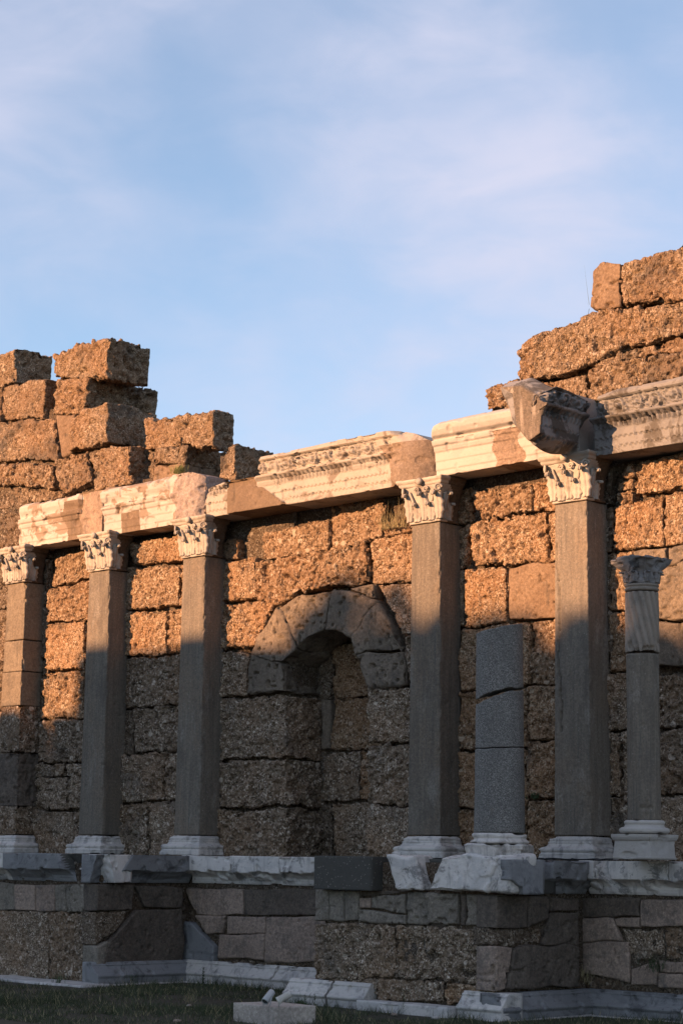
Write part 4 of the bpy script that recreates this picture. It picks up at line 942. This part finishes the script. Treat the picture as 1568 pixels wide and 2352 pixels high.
# --- cornice of the podium
CORN = [(0, -.04), (.02, -.03), (.05, -.012), (.06, .01), (.085, .04), (.09, .055), (.125, .09), (.135, .11), (.145, .125), (.15, .15), (.155, .155), (.37, .16)]
CH = .375; CZ = 1.325
def cshape(chip=(), brk=.5, s=0):
    def f(u, h, o, th):
        P = np.stack([u, h, np.zeros(len(u)) + s], 1)
        o = o - .07 * sst(brk, brk + .08, fbm(P, .22, 70 + s, 3)) * sst(.17, .155, h) * sst(.03, .1, h)
        for a, b, dep, sl in chip:      # broken away region u in a..b, slanting
            e = sst(a - .02, a + .03, u + sl * (h - .2)) * sst(b + .02, b - .03, u + sl * (h - .2)); 
            o = o * (1 - e) + e * (-.02 - dep * (1 - h / CH) + .08 * (fbm(P, .12, 9, 3)))
        return o, h
    return f
def corn(X0, X1, Yf, mat, chip=(), brk=.5, s=0, carve=None, axis='x', region=None, name='cornice_block', label=None, prof=CORN, dz=0, k=1.0, depth=.5):
    O, a, n, L = ((X0 + .003, Yf, CZ + dz), (1, 0, 0), (0, -1, 0), X1 - X0 - .006) if axis == 'x' else ((Yf, X0 + .003, CZ + dz), (0, 1, 0), (1, 0, 0), X1 - X0 - .006)
    return moulded(pod, name, O, a, n, L, prof, CH, depth, mat, relief=block_marble, shape=cshape(chip, brk, s), k=k, lo=.015, region=region, label=label, res=.016)
X_ = lambda x, Y: onY((x, 1990), Y)[0]
Yo, Yi = PO - .0, PI - .0
MB, MG = m_marble_led, m_marble_gray
cz1 = X_(183, 16.7); corn(X_(-60, 16.7), X_(7, 16.7), Yo, MB, s=1)
corn(X_(7, 16.7), cz1 - .02, Yo, [MG, m_block], chip=[(X_(143, 16.7) - X_(7, 16.7), 9, .25, .5)], s=2, region=lambda u, h, c: np.where(u > X_(143, 16.7) - X_(7, 16.7) - .5 * (h - .2), 1, 0))
corn(cz1, XL + .14, Yo, MB, chip=[(0.0, .75, .12, .6)], s=3, depth=.4)
corn(PO - .13, PI + .02, XL + 0.0, MG, dz=-.003, chip=[(-.2, .35, .16, -.8)], s=4, axis='y', depth=.3)
xi = [XL + .0, X_(528, 18.22), X_(640, 18.22), XC0 + .2]
corn(xi[0], xi[1], Yi, MB, s=5, brk=.45); corn(xi[1], xi[2], Yi, MB, s=6, brk=.42); corn(xi[2], xi[3], Yi, MB, s=7, brk=.42)
# plain concrete block at the left corner of the centre bay
xa, xb = X_(721, 16.70), X_(851, 16.70)
V, F, (p, K) = loft([boxring(xa, xb, PO - .15, PO + .45, z, .04, .006) for z in np.linspace(CZ - .005, CZ + CH + .01, 20)], (4, 4)); F, nn = outward(V, F)
mk('concrete_block', V + nn * (.004 * (fbm(V, .1, 3, 3) - .5))[:, None], F, m_block, pod, ngons=ngcap(V, F, K), label='plain dark concrete repair block with pale specks')
xs = [X_(886, 16.72), X_(968, 16.72), X_(1000, 16.72)]
def wedge(top, bot, Y, mat, depth, **kw): return py(Z0, (top, bot), Y, mat, rough_break, depth=depth, side=depth - .05, r=.03, lo=.05, k=.7, name='cornice_block', **kw)
wedge([(887, 1964), (950, 1964)], [(907, 2044), (968, 2047)], PO - .12, MB, .35)
wedge([(1012, 1965), (1150, 1965)], [(980, 2044), (1118, 2048)], PO - .13, MB, .4, label='broken cornice block with black lichen patch')
wedge([(1148, 1966), (1180, 1967)], [(1112, 2048), (1172, 2050)], PO - .12, m_marble_led, .4)
corn(X_(1176, 16.70), XR + .14, Yo, MG, s=9, depth=.4, brk=.45)
V, F, (p, K) = loft([boxring(XC0 + .1, XR + .05, PO + .12, PO + .9, z, .06, .01) for z in np.linspace(CZ, CZ + CH - .01, 14)], (3, 3)); F, nn = outward(V, F)
mk('mortar_core', V, F, m_block, pod, ngons=ngcap(V, F, K))
corn(PO + .30, PI + .02, XR - .0, [MG, m_block], dz=-.003, s=10, axis='y', depth=.3, chip=[(-.2, .40, .1, 0)], k=1.4)
xr = [XR + .0, X_(1362, 18.22), X_(1533, 18.22), -11.2]
corn(xr[0], xr[1], Yi, MB, s=11, brk=.44); corn(xr[1], xr[2], Yi, m_marble_led, s=12, brk=.42, chip=[(.05, .2, .03, .4)]); corn(xr[2], xr[3], Yi, MB, s=13)
# paving on top of the podium
for x0, x1, y0 in ((-34, XL, PO + .1), (XL, XC0, PI + .1), (XC0 + .1, XR, PO + .1), (XR, -10, PI + .1)):
    V, F = boxmesh(x0, x1, y0 + .2, YW + .1, 1.60, CZ + CH - .006); mk('paving_slab', V, F, m_block, pod, smooth=False)

# --- base mouldings
BM = [(0, .13), (.085, .13), (.09, .12), (.10, .14), (.125, .155), (.15, .14), (.155, .115), (.165, .112), (.20, .085), (.25, .045), (.255, .052), (.27, .05), (.275, .025), (.30, .015)]
BM = [(h, o + .02) for h, o in BM]
def bmould(u0, u1, face, axis='x', mat=None, dz=0, chip=None, s=0, label=None, name='base_moulding', tilt=0):
    O, a, n = ((u0 + .003, face, dz), (1, 0, 0), (0, -1, 0)) if axis == 'x' else ((face, u0 + .003, dz), (0, 1, 0), (1, 0, 0))
    def sh(u, h, o, th):
        if chip is not None:
            c = np.clip(chip[0] * (1 - u / chip[1]), 0, 1); o = o - c * .1 * sst(.0, .3, h)
        return o, h
    return moulded(pod, name, O, a, n, u1 - u0 - .006, BM, .30, .2, mat or m_marble_mould, relief=block_marble, shape=sh, k=1, lo=.012, label=label, res=.016)
bmould(PO - .13, PI + .0, XL, 'y', m_marble_gray, dz=-.004, chip=(1, .25), s=1)
bx = [XL + .0, X_(579, 18.2) , XC0 + .3]
bmould(bx[0], -19.4, PI); bmould(-19.4, bx[2], PI)
bmould(XC0 - .35, XC0 + .35, PO, dz=-.02, mat=m_marble_mould); bmould(XC0 + .39, XC0 + .98, PO, dz=-.02)
V, F, (p, K) = loft([boxring(XC0 + .96, X_(1040, 16.65), PO - .26, PO + .02, z, .03, .01) for z in np.linspace(-.12, .10, 12)], (3, 3)); F, nn = outward(V, F)
mk('kerb_slab', V + nn * block_marble(V, 4, 1, .02)[:, None], F, m_marble_mould, pod, ngons=ngcap(V, F, K), label='low plain slab between the two base mouldings')
bmould(X_(1046, 16.67), XR + .155, PO, dz=-.02, s=3)
bmould(PO - .13, PI + .0, XR, 'y', m_marble_gray, dz=-.024, s=4)
bmould(XR + .0, -12.95, PI, dz=-.02, mat=m_marble_gray); bmould(-12.95, -11, PI, dz=-.02)
def flat(x0, x1, y0, y1, z, name='footing_slab', mat=None, parent=pod, s=0):
    rings = [boxring(x0, x1, y0, y1, zz, .04, .015) for zz in (z - .12, z - .06, z - .02, z)]
    V, F, (p, K) = loft(rings, (2, 6)); F, nn = outward(V, F)
    w = .08 * (fbm(V * np.array([1, 1, 0]), .35, s, 3) - .5); V = V + nn * (w * (np.abs(nn[:, 2]) < .7))[:, None]; V[:, 2] += .02 * (fbm(V, .5, 3 + s, 2) - .5)
    return mk(name, V, F, mat or m_marble_mould, parent, ngons=ngcap(V, F, K))
flat(XL - .1, XL + .21, PO - .14, PI, .015, s=1); flat(XL + .16, XC0 + .2, PI - .22, PI, .012, s=2); flat(XR - .1, XR + .2, PO - .2, PI, .0, s=3); flat(XR + .14, -11, PI - .23, PI, .0, s=4)
flat(-26, XL + .35, PO - .55, PO - .05, .03, s=6)

# ------------------------------------------------------------------ floodlights on their slab
a0 = onZ((535, 2340), 0.0); a1 = onZ((632, 2352), 0.0)
sb = thing('concrete_slab', 'low rectangular concrete slab in the grass carrying two small floodlights', 'concrete slab', (a1[0] - .4, a1[1] + .35, 0))
ang = math.atan2(a1[1] - a0[1], a1[0] - a0[0]); Wl = np.hypot(*(a1 - a0)[:2]); dpt = .52; hS = .165
rings = []
for z in np.linspace(-.08, hS, 14):
    R = boxring(0, Wl, 0, dpt, z, .03, .008); ca, sa = math.cos(ang), math.sin(ang)
    rings.append(np.c_[a0[0] + R[:, 0] * ca - R[:, 1] * sa, a0[1] + R[:, 0] * sa + R[:, 1] * ca, R[:, 2]])
V, F, (p, K) = loft(rings, (2, 8)); F, nn = outward(V, F)
mk('slab_body', V + nn * (.004 * (fbm(V, .08, 3, 3) - .5))[:, None], F, mat_smooth('pinkish_slab', (.27, .235, .205), (.32, .28, .24), (.22, .19, .165), .4), sb, ngons=ngcap(V, F, K))
def lathe(pts, axis0, axis1, K=24):
    """profile (t along axis, r)"""
    a = np.array(axis0, float); b = np.array(axis1, float); d = (b - a) / np.linalg.norm(b - a); x = np.cross(d, [0, 0, 1.]); x /= np.linalg.norm(x); y = np.cross(x, d)
    th = np.arange(K) * 2 * math.pi / K
    rings = [a + d * t + r * (np.cos(th)[:, None] * x + np.sin(th)[:, None] * y) for t, r in pts]
    V, F, (p, K) = loft(rings, (0, 0)); F, nn = outward(V, F); return V, F, [list(range(K))[::-1], list(range(len(V) - K, len(V)))]
def flood(base, head0, head1, mat, label, ribbed):
    t = thing('floodlight', label, 'lamp', base, 'floodlights on the slab')
    base = np.array(base); h0 = np.array(head0, float); h1 = np.array(head1, float); L = np.linalg.norm(h1 - h0); d = (h1 - h0) / L
    pts = [(0, .034), (0, .040), (.012, .040)]
    if ribbed:
        for i in range(9): q = .02 + i * (L - .03) / 9; pts += [(q, .040), (q + .006, .040), (q + .007, .034), (q + .011, .034)]
    pts += [(L - .006, .036), (L, .030)]
    pts = [(.014, .028), (.0, .034)] + pts[1:] if not ribbed else pts
    V, F, g = lathe(pts, h0, h1); b = mk('lamp_housing', V, F, mat, t, ngons=g)
    V, F, g = lathe([(.010, .029), (.016, .029)], h0 - d * .006, h1); mk('lamp_glass', V, F, m_glass, b, ngons=g)
    mid = h0 * .55 + h1 * .45; sd = np.cross(d, [0, 0, 1.]); sd /= np.linalg.norm(sd)
    for s in (-1, 1):
        P = [base + sd * s * .03 + np.array([0, 0, .008]), base + sd * s * .047 + np.array([0, 0, .02]), mid + sd * s * .047]
        V, F, g = tube(P, .006, 6); mk('bracket_arm', V, F, mat, t, ngons=g)
    V, F, g = lathe([(0, .035), (.012, .035), (.014, .02), (.03, .014)], base, base + np.array([0, 0, 1.])); mk('mounting_foot', V, F, mat, t, ngons=g)
cs = lambda u, v, z=hS: (a0[0] + u * math.cos(ang) - v * math.sin(ang), a0[1] + u * math.sin(ang) + v * math.cos(ang), z)
f1 = tuple(onZ((612, 2312), hS)); f2 = tuple(onZ((640, 2314), hS))
flood(f1, np.array(f1) + (.02, -.045, .05), np.array(f1) + (.005, .075, .15), m_fixture, 'grey cylindrical floodlight with its open end towards the viewer, left of the ribbed one', False)
flood(f2, np.array(f2) + (.01, -.03, .065), np.array(f2) + (.105, .07, .14), m_fixture_w, 'pale ribbed floodlight tilted up to the right, right-hand one on the slab', True)

# ------------------------------------------------------------------ cable, plants, grass
P = [onY((x, 1972), 18.45) + np.array([0, 0, 0]) for x in np.linspace(1238, 1425, 22)]
P = [np.array([p[0], 18.30 + .08 * math.sin(i * .9), CZ + CH + .012 + .006 * math.sin(i * 1.3)]) for i, p in enumerate(P)]
V, F, g = tube(P, .009, 6); mk('cable', V, F, m_black, None, ngons=g, label='black cable lying along the cornice at the foot of the cracked pilaster', cat='cable', loc=(P[0][0], P[0][1], P[0][2]))
def blades(name, label, cat, root, specs, mat, group=None, kind=None):
    """specs: list of (offset, length, direction(vec), width, bend)"""
    V = []; F = []
    for off, L, d, w, bend in specs:
        d = np.array(d, float); d /= np.linalg.norm(d); sd = np.cross(d, [0, .3, 1.]); sd /= max(np.linalg.norm(sd), 1e-6); n = 5; b = len(V)
        for i in range(n + 1):
            t = i / n; p = np.array(root) + off + d * L * t + np.array([0, 0, -1]) * bend * L * t * t; ww = w * (1 - t * .92)
            V += [p - sd * ww, p + sd * ww]
        F += [(b + 2 * i, b + 2 * i + 1, b + 2 * i + 3, b + 2 * i + 2) for i in range(n)]
    return mk(name, V, F, mat, None, label=label, cat=cat, loc=root, group=group, kind=kind)
rn = random.Random(3)
def rdir(up=1., sp=1.): a = rn.uniform(0, 2 * math.pi); r = rn.uniform(.1, 1) * sp; return (math.cos(a) * r, math.sin(a) * r, up * rn.uniform(.6, 1.1))
r0 = tuple(onY((905, 1216), YW - .03) + np.array([0, -.03, .01]))
blades('grass_tuft', 'dry grass tuft growing from the wall under the long carved beam, beside a capital', 'grass', r0, [(np.array([rn.uniform(-.22, .24), rn.uniform(-.05, .05), 0]), rn.uniform(.15, .5), rdir(1, .9), .004, rn.uniform(0, .5)) for _ in range(110)], m_straw)
def bush(name, label, px_, Y, n, size, mat, up=1., cat='plant', w=.010):
    r = tuple(onY(px_, Y)); sp = []
    for _ in range(n): sp.append((np.array([rn.gauss(0, size * .25), rn.gauss(0, size * .2), rn.uniform(0, size * .4)]), rn.uniform(.3, .8) * size, rdir(up, .9), w, rn.uniform(0, .3)))
    return blades(name, label, cat, r, sp, mat)
m_olive = mat_plain('olive_green_leaves', (.13, .14, .05), .7, .3)
bush('weed', 'small olive green weed on top of the left entablature beam', (410, 1092), YP + .15, 200, .20, m_olive, w=.006)
bush('weed', 'dark green weed in the gap right of the granite column', (1228, 1836), YW - .05, 60, .10, m_weed)
def stalk(label, px_, Z, H, n, mat, lw=.011):
    r = np.array(onZ(px_, Z)); sp = [(np.zeros(3), H, (.03, 0, 1), .004, 0)]
    for i in range(n): z = H * (.12 + .85 * i / n); a = i * 2.4; sp.append((np.array([0, 0, z]), H * .32 * (1 - .5 * i / n), (math.cos(a), math.sin(a), .7), lw, .3))
    blades('weed', label, 'plant', tuple(r), sp, mat)
stalk('upright leafy weed in front of the left base moulding', (466, 2264), .02, .24, 30, m_weed)
stalk('tall thin dark weed against the centre podium, above the low slab', (926, 2318), .05, .22, 14, m_weed, .004)
stalk('spiky low weeds beside the floodlight slab', (700, 2312), .02, .15, 12, m_weed)
stalk('second spiky weed beside the floodlight slab, further right', (722, 2314), .02, .17, 12, m_weed)
bush('weed', 'low green clump beside the floodlight slab', (690, 2318), 15.9, 160, .14, m_weed, .7, w=.006)
bush('weed', 'dry weed tuft at the foot of the left podium moulding', (300, 2262), 17.1, 30, .22, m_weed, w=.003)
bush('weed', 'wispy dark weed on the paving strip at the far left', (135, 2262), 16.4, 60, .20, m_weed, w=.004)
bush('weed', 'grassy tuft against the pink facing stones at the right', (1503, 2236), PI - .05, 90, .30, m_weed, w=.003)
bush('weed', 'dry grass in the inner corner of the right recess', (1340, 2262), PI - .12, 80, .28, m_straw, w=.002)
bush('weed', 'wispy dry grass in the lawn at the lower left', (440, 2306), 15.4, 50, .2, m_straw, w=.002)
tw = onY((1352, 700), YW)
blades('twig', 'thin bare twig rising from the broken wall top against the sky', 'plant', tuple(tw), [(np.zeros(3), .52, (-.14, 0, 1.), .0045, -.02), (np.array([-.01, 0, -.02]), .10, (-.4, 0, .8), .003, .1), (np.array([.0, 0, -.05]), .16, (-.25, 0, -1), .003, .1)], m_weed)
# lawn blades: short, dense near the viewer
rg = np.random.default_rng(5); n = 150000
gx = rg.uniform(-24.5, -10.5, n); gy = rg.uniform(12.5, 18.3, n)
keep = ~((gx < XL + .3) & (gy > PO - .12)) & ~((gx > XC0 - .05) & (gx < XR + .2) & (gy > PO - .24)) & ~((gy > PI - .2))
P0 = np.stack([gx, gy, np.zeros(n)], 1); dens = fbm(P0, .9, 3, 3); keep &= (dens + rg.uniform(-.22, .22, n) > .43)
u = (gx - a0[0]) * math.cos(ang) + (gy - a0[1]) * math.sin(ang); v = -(gx - a0[0]) * math.sin(ang) + (gy - a0[1]) * math.cos(ang)
keep &= ~((u > 0) & (u < Wl) & (v > 0) & (v < dpt)); keep &= ~((gx < XL + .4) & (gy > PO - .5) & (rg.uniform(0, 1, n) > .05))
P0 = P0[keep]; P0[:, 2] = ground_z(P0) - .015; m = len(P0); L = rg.uniform(.02, .06, m) * (1 + 1.6 * sst(.58, .72, fbm(P0, .35, 8, 3)) + 1.2 * sst(.35, .1, np.where(P0[:, 0] < XL, PO - .1 - P0[:, 1], np.where((P0[:, 0] > XC0) & (P0[:, 0] < XR), PO - .2 - P0[:, 1], PI - .2 - P0[:, 1]))) * (rg.uniform(0, 1, m) > .6)); a = rg.uniform(0, 2 * math.pi, m); w = rg.uniform(.0025, .005, m)
sd = np.stack([np.cos(a), np.sin(a), 0 * a], 1) * w[:, None]; ln = np.stack([rg.normal(0, .5, m), rg.normal(0, .5, m), np.ones(m)], 1) * L[:, None]
V = np.stack([P0 - sd, P0 + sd, P0 + ln], 1).reshape(-1, 3); F = np.arange(3 * m).reshape(-1, 3)
mk('grass', V, F, [m_grass, m_straw], None, kind='stuff', midx=(rg.uniform(0, 1, m) > .90).astype(int), smooth=False, label='short dark green lawn grass with some dry blades')
# pebbles and marble crumbs in the grass
for i, (x, y) in enumerate([(435, 2310), (408, 2345), (905, 2330), (1000, 2338)]):
    p = onZ((x, y), .01); rr = .03 + .01 * (i % 2); V, F, (q, K) = loft([np.c_[p[0] + rr * 1.4 * math.sin(b) * np.cos(np.arange(10) * .628), p[1] + rr * math.sin(b) * np.sin(np.arange(10) * .628), np.full(10, p[2] - rr * .5 * math.cos(b))] for b in np.linspace(.2, 2.9, 6)], (1, 1))
    F, nn = outward(V, F); mk('stone_chip', V, F, m_marble, None, ngons=ngcap(V, F, K), label=['pale stone chip in the lawn at the left', 'stone chip at the bottom edge of the lawn', 'pale chip in front of the low slab', 'small chip near the right base moulding'][i], cat='stone', loc=tuple(p))

# ------------------------------------------------------------------ what stands opposite and throws the evening shade (behind the viewer's left)
kx = math.tan(SUN_AZ); kz = math.tan(SUN_EL) / math.cos(SUN_AZ)
YO = -14.0
prof = [(-40, 3.9), (-25.67, 3.92), (-25.65, 3.3), (-25.36, 3.3), (-25.34, 3.9), (-24.78, 3.9), (-24.74, 4.78), (-21.2, 4.76), (-20.9, 4.66), (-19.8, 4.6), (-17.75, 4.7), (-17.7, 4.1), (-16, 3.9), (-10, 3.5)]
opp = thing('opposite_wall', 'stepped stone wall opposite the ruin, behind the viewer, throwing the evening shade', 'wall', (-28, YO, 0))
dY = 18.65 - YO
for (xa_, za_), (xb_, zb_) in zip(prof[:-1], prof[1:]):
    if xb_ - xa_ < .1: continue
    nseg = max(1, int((xb_ - xa_) / 1.6))
    for i in range(nseg):
        x0 = xa_ + (xb_ - xa_) * i / nseg; x1 = xa_ + (xb_ - xa_) * (i + 1) / nseg; z0 = za_ + (zb_ - za_) * i / nseg; z1 = za_ + (zb_ - za_) * (i + 1) / nseg
        A = x0 - kx * dY; B = x1 - kx * dY; H0 = z0 + kz * dY; H1 = z1 + kz * dY; nc = 9
        for c in range(nc):
            f0, f1_ = c / nc, (c + 1) / nc
            V = [(A, YO, H0 * f0), (B, YO, H1 * f0), (B, YO - .8, H1 * f0), (A, YO - .8, H0 * f0), (A, YO, H0 * f1_), (B, YO, H1 * f1_), (B, YO - .8, H1 * f1_), (A, YO - .8, H0 * f1_)]
            mk('stone', V, [(0, 3, 2, 1), (4, 5, 6, 7), (0, 1, 5, 4), (1, 2, 6, 5), (2, 3, 7, 6), (3, 0, 4, 7)], m_grey, opp, smooth=False)
def tree(x, y, H, R, cz, label, nleaf=24000, s=1, leaf=.16):
    t = thing('broadleaf_tree', label, 'tree', (x, y, 0)); r = np.random.default_rng(s)
    V, F, g = tube([(x, y, -.1), (x + .1, y, H * .25), (x - .05, y + .1, H * .5), (x, y, H * .8)], [.28, .22, .16, .05], 10); mk('trunk', V, F, m_bark, t, ngons=g)
    for i in range(6):
        a = i * 1.05 + s; V, F, g = tube([(x, y, H * .35 + i * .2), (x + math.cos(a) * R * .4, y + math.sin(a) * R * .4, H * .55 + i * .2), (x + math.cos(a) * R * .8, y + math.sin(a) * R * .8, H * .7 + .2 * i)], [.12, .08, .03], 7); mk('limb', V, F, m_bark, t, ngons=g)
    q = r.normal(0, 1, (nleaf, 3)); q /= np.linalg.norm(q, axis=1, keepdims=True); q *= r.uniform(.35, 1, (nleaf, 1)) ** .5
    C = np.array([x, y, cz]) + q * np.array([R, R, H - cz]); kk = fbm(C, 1.3, s, 2) + r.uniform(-.1, .1, nleaf) > (.47 if s >= 6 else .42) + .16 * (C[:, 2] - cz) / (H - cz); C = C[kk]; m = len(C)
    a = r.normal(0, 1, (m, 3)); a /= np.linalg.norm(a, axis=1, keepdims=True); b = np.cross(a, r.normal(0, 1, (m, 3))); b /= np.linalg.norm(b, axis=1, keepdims=True)
    V = np.stack([C - a * leaf, C + b * leaf * .5, C + a * leaf, C - b * leaf * .5], 1).reshape(-1, 3); F = np.arange(4 * m).reshape(-1, 4)
    mk('crown', V, F, m_foliage, t, smooth=False)
# trees further off, their crowns soften the shade on the right half
YT = -24.0; dT = 18.65 - YT
for i, (xw, ztop, R) in enumerate([(-18.5, 5.5, 2.0), (-16.4, 4.9, 2.1), (-14.6, 4.8, 1.9), (-12.0, 7.4, 2.2), (-9.0, 7.2, 2.4)]):
    tree(xw - kx * dT, YT - .5 * i, ztop + kz * dT, R, ztop + kz * dT - 3.3, ['broadleaf tree behind the viewer, nearest the opposite wall', 'second broadleaf tree from the opposite wall, behind the viewer', 'low middle broadleaf tree of the row behind the viewer', 'fourth broadleaf tree of the row behind the viewer', 'last and tallest broadleaf tree of the row behind the viewer'][i], s=i + 3)
